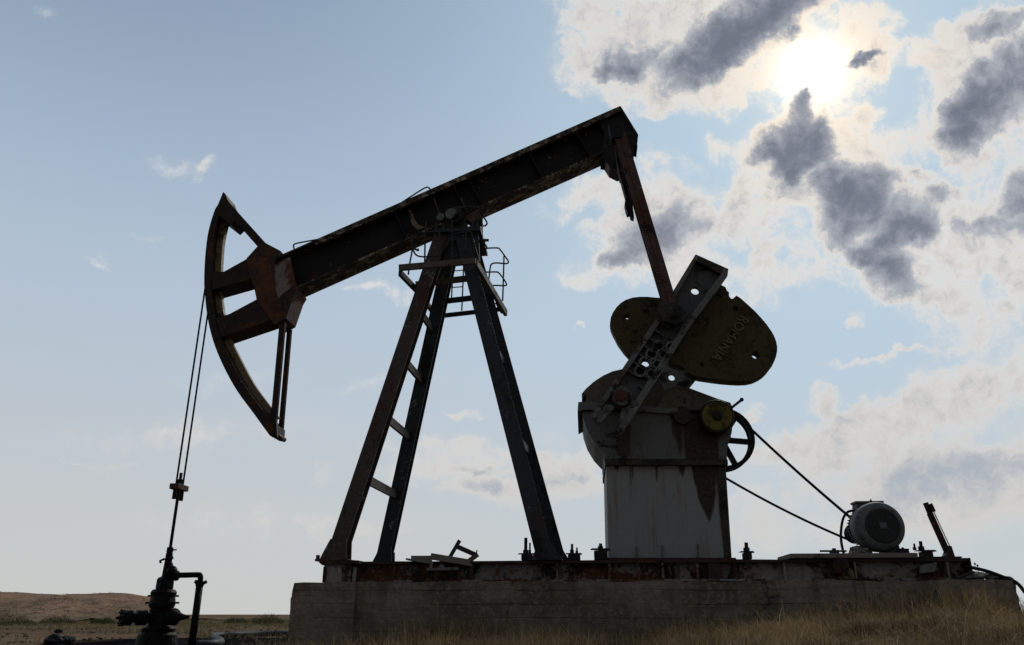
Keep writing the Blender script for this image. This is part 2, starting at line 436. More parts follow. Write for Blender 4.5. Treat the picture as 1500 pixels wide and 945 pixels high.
OIL_C = tuple(Vector((G(330, 942).x * 0.8, 12.6, 0)))
M = {}
M['beam'] = mat_steel('oily_dark_steel', (0.014, 0.012, 0.012), rust=(0.06, 0.032, 0.022), rust_amt=0.30, oil_amt=0.62, chip=(0.20, 0.16, 0.12), chip_amt=0.12, oil=(0.006, 0.006, 0.007))
M['flange'] = mat_steel('worn_brown_flange', (0.030, 0.024, 0.020), rust=(0.075, 0.042, 0.026), rust_amt=0.5, oil_amt=0.52, chip=(0.24, 0.20, 0.14), chip_amt=0.8, oil=(0.008, 0.007, 0.007), scale=1.6)
M['head'] = mat_steel('rusty_brown_steel', (0.026, 0.017, 0.014), rust=(0.105, 0.045, 0.024), rust_amt=0.50, oil_amt=0.48, chip=(0.15, 0.12, 0.08), chip_amt=0.2, oil=(0.008, 0.007, 0.007), scale=1.4)
M['gusset'] = mat_steel('rusty_gusset_steel', (0.04, 0.024, 0.018), rust=(0.13, 0.055, 0.028), rust_amt=0.72, oil_amt=0.40, oil=(0.009, 0.008, 0.008), scale=1.3)
M['letter'] = mat_steel('worn_letter_faces', (0.12, 0.10, 0.055), rust_amt=0.3, oil_amt=0.2, scale=3)
M['rungpaint'] = mat_steel('faded_ochre_rung', (0.058, 0.043, 0.029), rust=(0.08, 0.045, 0.03), rust_amt=0.4, oil_amt=0.35, scale=2)
M['tan'] = mat_steel('flaking_tan_paint', (0.17, 0.13, 0.075), rust=(0.07, 0.04, 0.022), rust_amt=0.55, oil_amt=0.5)
M['pink'] = mat_steel('scraped_primer', (0.20, 0.16, 0.145), rust=(0.12, 0.05, 0.035), rust_amt=0.55, oil_amt=0.32)
M['leg'] = mat_steel('blue_black_leg_paint', (0.030, 0.036, 0.042), rust=(0.075, 0.042, 0.03), rust_amt=0.32, oil_amt=0.45, streak=0.6, chip=(0.19, 0.18, 0.165), chip_amt=0.25)
M['legrust'] = mat_steel('rusted_leg', (0.060, 0.048, 0.042), rust=(0.082, 0.044, 0.031), rust_amt=0.52, oil_amt=0.38, streak=0.6, chip=(0.2, 0.18, 0.16), chip_amt=0.3)
M['rail'] = mat_steel('dark_rail_tube', (0.040, 0.038, 0.037), rust_amt=0.35, oil_amt=0.4)
M['plat'] = mat_steel('weathered_angle_iron', (0.10, 0.085, 0.075), rust=(0.09, 0.042, 0.026), rust_amt=0.5, oil_amt=0.42)
PX = lambda px, y=9.8: U(px, 700, y).x
PZ = lambda py, y=9.8: U(950, py, y).z
M['grey'] = mat_steel('grey_machine_paint', (0.225, 0.235, 0.24), rust=(0.15, 0.10, 0.05), rust_amt=0.10, oil_amt=0.02, scale=0.7, rough=0.55, bump=0.03, drips=0.75, mott=0.15,
                      stains=((PX(1034), 0.20, PZ(682), PZ(765), 0.30), (PX(1052), 0.05, PZ(682), PZ(806), 0.14), (PX(924), 0.012, PZ(682), PZ(712), 0.03), (PX(962), 0.012, PZ(682), PZ(706), 0.03),
                              (PX(1000), 0.05, PZ(682), PZ(700), 0.2), (PX(905), 0.03, PZ(682), PZ(690), 0.2)))
M['gear'] = mat_steel('dirty_grey_casing', (0.125, 0.13, 0.13), rust=(0.09, 0.062, 0.04), rust_amt=0.38, oil_amt=0.40, scale=0.9, streak=0.3, bump=0.1, drips=0.5, mott=0.4,
                      stains=((PX(1032), 0.30, PZ(600) + 0.4, PZ(600) - 2.5, 0.30), (PX(1000), 0.10, PZ(606), PZ(668), 0.3)))
M['geardark'] = mat_steel('oil_black_casing', (0.045, 0.042, 0.036), rust=(0.07, 0.05, 0.03), rust_amt=0.4, oil_amt=0.62)
M['olive'] = mat_steel('olive_casing_top', (0.095, 0.088, 0.068), rust=(0.10, 0.07, 0.035), rust_amt=0.4, oil_amt=0.35)
M['crank'] = mat_steel('worn_grey_crank', (0.13, 0.135, 0.135), rust=(0.07, 0.048, 0.038), rust_amt=0.50, oil_amt=0.56, chip=(0.2, 0.2, 0.19), chip_amt=0.3)
M['crankin'] = mat_steel('grey_crank_face', (0.075, 0.08, 0.085), rust=(0.10, 0.05, 0.03), rust_amt=0.30, oil_amt=0.50)
M['weight'] = mat_steel('olive_yellow_iron', (0.058, 0.047, 0.020), rust=(0.055, 0.036, 0.014), rust_amt=0.46, oil_amt=0.40, scale=1.1)
M['yellow'] = mat_steel('yellow_cover_paint', (0.12, 0.10, 0.022), rust=(0.055, 0.042, 0.015), rust_amt=0.55, oil_amt=0.50, scale=2.6)
M['black'] = mat_steel('black_grease', (0.014, 0.013, 0.012), rust_amt=0.22, oil_amt=0.6)
M['rust'] = mat_steel('red_rust', (0.075, 0.036, 0.025), rust=(0.095, 0.042, 0.027), rust_amt=0.6, oil_amt=0.35)
M['pitman'] = mat_steel('rust_brown_pitman', (0.085, 0.050, 0.042), rust=(0.11, 0.05, 0.035), rust_amt=0.55, oil_amt=0.42, chip=(0.19, 0.15, 0.13), chip_amt=0.25)
M['base'] = mat_steel('rusted_base_web', (0.23, 0.215, 0.20), rust=(0.105, 0.050, 0.026), rust_amt=0.80, oil_amt=0.58, scale=0.7, drips=0.6)
M['basetop'] = mat_steel('dark_base_flange', (0.040, 0.026, 0.020), rust=(0.085, 0.034, 0.020), rust_amt=0.5, oil_amt=0.62)
M['motor'] = mat_steel('grey_motor_paint', (0.105, 0.116, 0.116), rust=(0.09, 0.055, 0.04), rust_amt=0.30, oil_amt=0.42, scale=2)
M['motordark'] = mat_plain('dark_motor_grille', (0.030, 0.034, 0.036), (0.018, 0.02, 0.022), scale=30, rough=0.6)
M['motorfin'] = mat_steel('dusty_motor_fin', (0.075, 0.078, 0.078), rust_amt=0.3, oil_amt=0.35)
M['rubber'] = mat_plain('black_rubber', (0.012, 0.012, 0.012), (0.014, 0.014, 0.013), scale=30, rough=0.9, bump=0.0, spec=0.1)
M['rope'] = mat_plain('greased_wire_rope', (0.014, 0.013, 0.013), (0.018, 0.016, 0.015), scale=6, rough=0.85, bump=0.0, spec=0.1)
M['well'] = mat_plain('crude_oil_coat', (0.004, 0.004, 0.005), (0.012, 0.011, 0.011), scale=14, rough=0.5, bump=0.7, spec=0.07, dist=0.025)
M['wood'] = mat_steel('weathered_pale_angle', (0.17, 0.155, 0.135), rust=(0.10, 0.06, 0.04), rust_amt=0.38, oil_amt=0.3, scale=2.5)
M['rock'] = mat_plain('broken_concrete_lump', (0.22, 0.20, 0.175), (0.12, 0.105, 0.09), scale=10, rough=0.95, bump=0.6, dist=0.02)
M['concrete'] = mat_concrete()
M['ground'] = mat_ground()
def mat_sand():
    m = bpy.data.materials.new('bare_brown_sand')
    m.use_nodes = True
    k = NT(m.node_tree)
    pos = k.n('ShaderNodeNewGeometry').outputs['Position']
    a = k.noise(pos, 0.22, 7, 0.62, 0.4).outputs['Fac']
    b = k.noise(k.vmath('MULTIPLY', pos, (1, 0.45, 1.6)), 1.5, 7, 0.7).outputs['Fac']
    c = k.noise(k.vmath('MULTIPLY', pos, (1, 0.4, 1.5)), 3.2, 4, 0.65).outputs['Fac']
    z = k.n('ShaderNodeSeparateXYZ', {0: pos}).outputs[2]
    col = k.mix(k.smooth(a, 0.35, 0.65), (0.32, 0.190, 0.118), (0.22, 0.145, 0.092))
    col = k.mix(k.smooth(b, 0.48, 0.7), col, (0.13, 0.082, 0.053))
    col = k.mix(k.math('MULTIPLY', k.smooth(c, 0.51, 0.62), k.smooth(z, 0.4, 1.7, 0.85, 0.15)), col, (0.045, 0.042, 0.025))
    col = k.mix(k.math('MULTIPLY', k.smooth(z, 0.1, 1.0, 0.6, 0.0), k.smooth(a, 0.3, 0.6)), col, (0.15, 0.125, 0.07))
    bmp = k.n('ShaderNodeBump', {'Strength': 1.0, 'Distance': 0.3, 'Height': k.math('ADD', b, k.math('MULTIPLY', c, 0.5))})
    p = k.n('ShaderNodeBsdfPrincipled', {'Base Color': col, 'Roughness': 0.95, 'Specular IOR Level': 0.1, 'Normal': bmp.outputs[0]})
    k.n('ShaderNodeOutputMaterial', {0: p.outputs[0]})
    return m


M['sand'] = mat_sand()


def mat_oil():
    m = bpy.data.materials.new('spilt_crude_oil')
    m.use_nodes = True
    k = NT(m.node_tree)
    pos = k.n('ShaderNodeNewGeometry').outputs['Position']
    n = k.noise(pos, 9, 8, 0.68, 0.2).outputs['Fac']
    bmp = k.n('ShaderNodeBump', {'Strength': 1.0, 'Distance': 0.06, 'Height': n})
    a = k.n('ShaderNodeBsdfDiffuse', {'Color': k.mix(n, (0.004, 0.004, 0.005), (0.02, 0.017, 0.014)), 'Normal': bmp.outputs[0]})
    b = k.n('ShaderNodeBsdfGlossy', {'Color': (0.8, 0.85, 1.0, 1), 'Roughness': 0.22, 'Normal': bmp.outputs[0]})
    x = k.n('ShaderNodeMixShader', {0: k.smooth(n, 0.56, 0.75, 0.004, 0.10), 1: a.outputs[0], 2: b.outputs[0]})
    k.n('ShaderNodeOutputMaterial', {0: x.outputs[0]})
    return m


M['oil'] = mat_oil()
M['straw'] = mat_blade('straw_blade', (0.52, 0.38, 0.19), (0.24, 0.165, 0.080), (0.12, 0.080, 0.050))
M['tuft'] = mat_blade('dry_tuft', (0.24, 0.185, 0.09), (0.14, 0.115, 0.055), (0.085, 0.08, 0.035))
M['green'] = mat_blade('scrub_leaf', (0.045, 0.055, 0.022), (0.075, 0.080, 0.032), (0.035, 0.042, 0.02))
M['stalk'] = mat_plain('dead_stalk', (0.08, 0.06, 0.04))


# ------------------------------------------------------------------ mesh building
class MB:
    def __init__(s):
        s.bm = bmesh.new()

    def face(s, vs, smooth=False):
        try:
            f = s.bm.faces.new(vs)
            f.smooth = smooth
            return f
        except ValueError:
            return None

    def prism(s, pts, y0, y1):
        """pts: world points of the near face; extruded along +Y from y0 to y1"""
        a = [s.bm.verts.new((p[0], y0, p[2])) for p in pts]
        b = [s.bm.verts.new((p[0], y1, p[2])) for p in pts]
        n = len(pts)
        s.face(a)
        s.face(list(reversed(b)))
        for i in range(n):
            s.face([a[i], b[i], b[(i + 1) % n], a[(i + 1) % n]])
        return s

    def pprism(s, pix, y0, y1):
        return s.prism([U(x, y, y0) for x, y in pix], y0, y1)

    def hull(s, a, b, smooth=False):
        va = [s.bm.verts.new(p) for p in a]
        vb = [s.bm.verts.new(p) for p in b]
        n = len(a)
        s.face(list(reversed(va)))
        s.face(vb)
        for i in range(n):
            s.face([va[i], va[(i + 1) % n], vb[(i + 1) % n], vb[i]], smooth)
        return s

    def bar(s, p, q, w, h, up=(0, 1, 0)):
        """rectangular bar; w across (perpendicular to up), h along up"""
        p, q = Vector(p), Vector(q)
        d = (q - p).normalized()
        u = Vector(up)
        u = (u - d * u.dot(d)).normalized()
        x = d.cross(u)
        o = [x * (w / 2) + u * (h / 2), -x * (w / 2) + u * (h / 2), -x * (w / 2) - u * (h / 2), x * (w / 2) - u * (h / 2)]
        return s.hull([p + i for i in o], [q + i for i in o])

    def ibeam(s, p, q, w, h, t=0.018, up=(0, 1, 0)):
        """I section: flanges of width w at +-h/2 along up"""
        p, q = Vector(p), Vector(q)
        d = (q - p).normalized()
        u = Vector(up)
        u = (u - d * u.dot(d)).normalized()
        o = u * (h / 2 - t / 2)
        s.bar(p + o, q + o, w, t, u)
        s.bar(p - o, q - o, w, t, u)
        s.bar(p, q, t, h - 2 * t, u)
        return s

    def box(s, lo, hi):
        (a, b, c), (d, e, f) = lo, hi
        p = [(a, b, c), (d, b, c), (d, e, c), (a, e, c)]
        q = [(a, b, f), (d, b, f), (d, e, f), (a, e, f)]
        return s.hull([Vector(i) for i in p], [Vector(i) for i in q])

    def tube(s, pts, r, n=8, r1=None):
        pts = [Vector(p) for p in pts]
        rings = []
        prev = None
        for i, p in enumerate(pts):
            if i == 0:
                d = pts[1] - p
            elif i == len(pts) - 1:
                d = p - pts[i - 1]
            else:
                d = (pts[i + 1] - p).normalized() + (p - pts[i - 1]).normalized()
            d.normalize()
            if prev is None:
                a = d.orthogonal().normalized()
            else:
                a = (prev - d * prev.dot(d))
                a = a.normalized() if a.length > 1e-6 else d.orthogonal().normalized()
            prev = a
            b = d.cross(a)
            rr = r if r1 is None else r + (r1 - r) * i / (len(pts) - 1)
            rings.append([s.bm.verts.new(p + (a * math.cos(2 * math.pi * j / n) + b * math.sin(2 * math.pi * j / n)) * rr) for j in range(n)])
        for i in range(len(rings) - 1):
            for j in range(n):
                s.face([rings[i][j], rings[i][(j + 1) % n], rings[i + 1][(j + 1) % n], rings[i + 1][j]], True)
        s.face(list(reversed(rings[0])))
        s.face(rings[-1])
        return s

    def cyl(s, p, q, r, n=24, r1=None):
        p, q = Vector(p), Vector(q)
        d = (q - p).normalized()
        a = d.orthogonal().normalized()
        b = d.cross(a)
        r1 = r if r1 is None else r1
        ra = [p + (a * math.cos(2 * math.pi * j / n) + b * math.sin(2 * math.pi * j / n)) * r for j in range(n)]
        rb = [q + (a * math.cos(2 * math.pi * j / n) + b * math.sin(2 * math.pi * j / n)) * r1 for j in range(n)]
        return s.hull(ra, rb, n > 8)

    def lathe(s, p, d, prof, n=28, smooth=True):
        """prof: list of (distance along d, radius)"""
        p, d = Vector(p), Vector(d).normalized()
        a = d.orthogonal().normalized()
        b = d.cross(a)
        rings = []
        for (t, r) in prof:
            rings.append([s.bm.verts.new(p + d * t + (a * math.cos(2 * math.pi * j / n) + b * math.sin(2 * math.pi * j / n)) * max(r, 1e-4)) for j in range(n)])
        for i in range(len(rings) - 1):
            for j in range(n):
                s.face([rings[i][j], rings[i][(j + 1) % n], rings[i + 1][(j + 1) % n], rings[i + 1][j]], False)
        s.face(list(reversed(rings[0])))
        s.face(rings[-1])
        return s

    def ring(s, c, d, ro, ri, depth, n=32):
        c, d = Vector(c), Vector(d).normalized()
        a = d.orthogonal().normalized()
        b = d.cross(a)
        def circ(r, t):
            return [s.bm.verts.new(c + d * t + (a * math.cos(2 * math.pi * j / n) + b * math.sin(2 * math.pi * j / n)) * r) for j in range(n)]
        o0, o1, i0, i1 = circ(ro, 0), circ(ro, depth), circ(ri, 0), circ(ri, depth)
        for j in range(n):
            q = (j + 1) % n
            s.face([o0[j], o0[q], o1[q], o1[j]], True)
            s.face([i0[q], i0[j], i1[j], i1[q]], True)
            s.face([o0[q], o0[j], i0[j], i0[q]])
            s.face([o1[j], o1[q], i1[q], i1[j]])
        return s

    def sphere(s, c, r, sub=2, sq=(1, 1, 1), rough=0.0, seed=0):
        g = bmesh.ops.create_icosphere(s.bm, subdivisions=sub, radius=1.0)
        for v in g['verts']:
            k = 1.0
            if rough:
                k += rough * noise.noise(v.co * 1.7 + Vector((seed, seed * 2.1, 3))) + 0.4 * rough * noise.noise(v.co * 4 + Vector((seed, 1, 3)))
            v.co = Vector(c) + Vector((v.co.x * sq[0], v.co.y * sq[1], v.co.z * sq[2])) * r * k
        return s

    def mesh_from(s, me):
        s.bm.from_mesh(me)
        return s

    def build(s, name, mat, parent=None, bevel=0.0, recalc=True):
        if recalc:
            bmesh.ops.recalc_face_normals(s.bm, faces=s.bm.faces[:])
        if bevel:
            es = [e for e in s.bm.edges if len(e.link_faces) == 2 and e.calc_face_angle(0) > R(40)]
            bmesh.ops.bevel(s.bm, geom=es, offset=bevel, segments=1, affect='EDGES', clamp_overlap=True)
        co = [v.co for v in s.bm.verts]
        lo = Vector((min(c.x for c in co), min(c.y for c in co), min(c.z for c in co)))
        hi = Vector((max(c.x for c in co), max(c.y for c in co), max(c.z for c in co)))
        org = Vector(((lo.x + hi.x) / 2, (lo.y + hi.y) / 2, lo.z))
        bmesh.ops.translate(s.bm, vec=-org, verts=s.bm.verts[:])
        me = bpy.data.meshes.new(name)
        s.bm.to_mesh(me)
        s.bm.free()
        me.materials.append(mat)
        o = bpy.data.objects.new(name, me)
        COL.objects.link(o)
        pl = Vector((0, 0, 0))
        while parent is not None and parent.parent is not None and parent.parent.parent is not None:
            parent = parent.parent
        if parent is not None:
            o.parent = parent
            q = parent
            while q:
                pl += q.location
                q = q.parent
        o.location = org - pl
        return o


def plate(name, outer, holes, y0, y1, mat, parent, bevel=0.0):
    """flat casting with through holes. outer: near-face pixels; holes: (px, py, r_world)"""
    cu = bpy.data.curves.new(name, 'CURVE')
    cu.dimensions = '2D'
    cu.fill_mode = 'BOTH'
    cu.extrude = abs(y1 - y0) / 2 - bevel
    cu.bevel_depth = bevel
    cu.bevel_resolution = 1
    loops = [[(U(x, y, y0).x, U(x, y, y0).z) for x, y in outer]]
    for (hx, hy, r) in holes:
        c = U(hx, hy, y0)
        loops.append([(c.x + r * math.cos(2 * math.pi * j / 20), c.z + r * math.sin(2 * math.pi * j / 20)) for j in range(20)])
    for L in loops:
        sp = cu.splines.new('POLY')
        sp.points.add(len(L) - 1)
        for i, (x, z) in enumerate(L):
            sp.points[i].co = (x, z, 0, 1)
        sp.use_cyclic_u = True
    me = curve_mesh(cu)
    ym = (y0 + y1) / 2
    for v in me.vertices:
        x, y, z = v.co
        v.co = (x, ym - z, y)
    b = MB().mesh_from(me)
    bmesh.ops.remove_doubles(b.bm, verts=b.bm.verts[:], dist=1e-4)
    bpy.data.meshes.remove(me)
    return b.build(name, mat, parent)


def curve_mesh(cu):
    o = bpy.data.objects.new("tmp", cu)
    COL.objects.link(o)
    dg = bpy.context.evaluated_depsgraph_get()
    dg.update()
    me = bpy.data.meshes.new_from_object(o.evaluated_get(dg))
    bpy.data.objects.remove(o)
    bpy.data.curves.remove(cu)
    return me


def tag(o, label, cat, group=None, kind=None):
    if label:
        o['label'] = label
    if cat:
        o['category'] = cat
    if group:
        o['group'] = group
    if kind:
        o['kind'] = kind
    return o


def thing(name, loc, label, cat, group=None):
    o = bpy.data.objects.new(name, None)
    COL.objects.link(o)
    o.location = loc
    o.empty_display_size = 0.3
    return tag(o, label, cat, group)


def smooth_path(pts, n=6):
    """Catmull-Rom through the points"""
    P = [Vector(p) for p in pts]
    out = []
    for i in range(len(P) - 1):
        p0, p1, p2, p3 = P[max(i - 1, 0)], P[i], P[i + 1], P[min(i + 2, len(P) - 1)]
        for j in range(n):
            t = j / n
            out.append(0.5 * ((2 * p1) + (p2 - p0) * t + (2 * p0 - 5 * p1 + 4 * p2 - p3) * t * t + (3 * p1 - p0 - 3 * p2 + p3) * t ** 3))
    out.append(P[-1])
    return out


# ------------------------------------------------------------------ ground and hills
def interp(tab, x):
    if x <= tab[0][0]:
        return tab[0][1]
    for (a, b), (c, d) in zip(tab, tab[1:]):
        if x <= c:
            t = (x - a) / (c - a)
            t = t * t * (3 - 2 * t)
            return b + (d - b) * t
    return tab[-1][1]


YC = 9.25                                   # near face of the concrete
crest = [(380, 985), (470, 968), (550, 956), (640, 948), (720, 944), (900, 942), (1000, 934), (1100, 922), (1200, 909),
         (1300, 902), (1400, 899), (1470, 907), (1540, 922), (1700, 930)]
CREST = [(U(px, py, YC).x, U(px, py, YC).z) for px, py in crest]


def ground_z(x, y):
    far = min(1.0, max(0.0, (y - 3.0) / 3.0))
    top = interp(CREST, x)
    if y < YC:
        t = min(1.0, max(0.0, (YC - y) / 5.0))
        m = top * (1 - t * t * (3 - 2 * t) * 0.75) - 0.20 * t * max(0, top)
        # fall from crest towards the camera
    elif y < 12.5:
        m = top * (1.0 if x > CREST[0][0] + 0.4 else 0.3)
    else:
        m = top * max(0.0, 1 - (y - 12.5) / 6.0)
    m = max(m, 0.0) if x > -3.2 else max(m, 0.0) * max(0.0, 1 - (-3.2 - x) / 0.8)
    b = 0.05 * noise.noise(Vector((x * 0.5, y * 0.5, 0.3))) + 0.025 * noise.noise(Vector((x * 1.7, y * 1.7, 1.3)))
    if y > 16:
        b *= 1.0
    if y > 120:
        b *= max(0.0, 1 - (y - 120) / 100)
    return m + b * (0.7 if y < 14 else 1.0)


def grid_lines(lo, hi, fine_lo, fine_hi, step, grow=1.22):
    a = []
    v = fine_lo
    while v <= fine_hi:
        a.append(v)
        v += step
    s = step
    v = a[-1]
    while v < hi:
        s *= grow
        v += s
        a.append(min(v, hi))
    s = step
    v = a[0]
    while v > lo:
        s *= grow
        v -= s
        a.insert(0, max(v, lo))
    return a


def build_ground():
    xs = grid_lines(-6000, 6000, -9, 9, 0.18)
    ys = grid_lines(-400, 9000, 2, 26, 0.18)
    bm = bmesh.new()
    V = [[bm.verts.new((x, y, ground_z(x, y))) for x in xs] for y in ys]
    for i in range(len(ys) - 1):
        for j in range(len(xs) - 1):
            f = bm.faces.new([V[i][j], V[i][j + 1], V[i + 1][j + 1], V[i + 1][j]])
            f.smooth = True
    me = bpy.data.meshes.new("ground")
    bm.to_mesh(me)
    bm.free()
    me.materials.append(M['ground'])
    o = bpy.data.objects.new("ground", me)
    COL.objects.link(o)
    tag(o, None, None, kind='structure')
    o['label'] = "dry brown plain with a wheel track and oil-soaked soil"


build_ground()


YH = 62.0
HILL_TOP = [(U(px, py, YH).x, U(px, py, YH).z) for px, py in
            [(-400, 880), (-200, 872), (-60, 871), (0, 869), (25, 867.5), (70, 870), (100, 871.5), (150, 869.5), (178, 868.5), (222, 873.5),
             (240, 880), (256, 890), (270, 900), (290, 906)]]


def hill_z(x, y):
    h = interp(HILL_TOP, x * YH / y if y > YH else x + 0.05 * (YH - y))
    t = (y - 36) / (YH - 36)
    if t <= 1:
        k = t * t * (3 - 2 * t)
        k = 0.15 * t + 0.85 * k
    else:
        k = max(0.0, 1 - ((y - YH) / 13) ** 2)
    n = noise.fractal(Vector((x * 0.20, y * 0.20, 0)), 0.9, 2.1, 6)
    gully = 1 - abs(noise.noise(Vector((x * 0.22 + y * 0.12, y * 0.04, 4)))) * 2.2
    gully = max(0.0, gully) ** 2
    edge = min(1.0, abs(t - 1) * 2.0) if t < 1.5 else 1
    return h * k + (0.22 * n - 0.42 * gully * k + 0.12) * edge * min(1, max(0, k) * 4) - 0.15 + 0.15 * k


def build_hills():
    bm = bmesh.new()
    nx, ny = 380, 90
    x0, x1 = HILL_TOP[0][0], HILL_TOP[-1][0]
    V = []
    for i in range(ny + 1):
        y = 36 + (76 - 36) * i / ny
        V.append([bm.verts.new((x0 + (x1 - x0) * j / nx, y, hill_z(x0 + (x1 - x0) * j / nx, y))) for j in range(nx + 1)])
    for i in range(ny):
        for j in range(nx):
            bm.faces.new([V[i][j], V[i][j + 1], V[i + 1][j + 1], V[i + 1][j]]).smooth = True
    me = bpy.data.meshes.new("hills")
    bm.to_mesh(me)
    bm.free()
    me.materials.append(M['sand'])
    o = bpy.data.objects.new("hills", me)
    COL.objects.link(o)
    tag(o, None, None, kind='structure')
    o['label'] = "low bare brown hills behind the wellhead"


build_hills()

# ------------------------------------------------------------------ planes of the machine
YB0, YB1 = 9.50, 11.75          # near face of near base beam, far face of far base beam
YM = 10.55                      # middle plane of beam and horse head
HW = 0.18                       # half width of beam flange and horse head
YN, YF = YM - HW, YM + HW
Z_CT = U(900, 851.0, YC).z      # top of concrete
Z_BT = U(900, 820.5, YB0).z     # top of base beams
X_L = U(475, 835, YB0).x
X_R = U(1421, 835, YB0).x

# ------------------------------------------------------------------ concrete foundation
def build_concrete():
    root = thing('concrete_foundation', (U(950, 900, YC).x, YC + 1.4, 0), "long cracked board-marked concrete block under the rusty pump base", 'foundation')
    def jag(a, b, n, amp):
        a, b = Vector(a), Vector(b)
        return [a.lerp(b, i / n) + Vector((random.uniform(-amp, amp), 0, random.uniform(-amp, amp) * 0.6)) for i in range(n)]
    xl, xr = U(508, 900, YC).x, U(1488, 850, YC).x
    top = [v - Vector((0, 0, 0.03 * max(0, noise.noise(v * 2.3)) + (0.02 if random.random() < 0.08 else 0))) for v in jag((xl, 0, Z_CT), (xr, 0, Z_CT), 90, 0.006)]
    right = [U(x, y, YC) for x, y in [(1488, 850), (1489, 868), (1493, 876), (1493, 884), (1496, 892), (1495, 900), (1499, 912), (1504, 930)]]
    pts = top + right + [Vector((right[-1].x, 0, -0.4)), Vector((xl, 0, -0.4))]
    MB().prism(pts, YC, YC + 2.9).build('block', M['concrete'], root)
    zl = U(470, 853, YC - 0.06).z
    left = [U(x, y, YC - 0.06) for x, y in [(521, 852.5), (500, 852), (470, 853.5), (446, 853), (431, 854), (428, 866), (427, 874), (425.5, 877), (425, 893), (424, 905), (422, 930)]]
    pts = left + [Vector((left[-1].x, 0, -0.4)), Vector((left[0].x, 0, -0.4))]
    MB().prism(pts, YC - 0.06, YC + 2.9).build('end_block', M['concrete'], root)
    # second, slightly lower lip seen as a vertical edge
    return root


build_concrete()

# ------------------------------------------------------------------ pumpjack
PJ = thing('pumpjack', (U(750, 850, YM).x, YM, Z_CT), "huge oily black and rust-brown pumpjack standing on the concrete foundation", 'pumpjack')


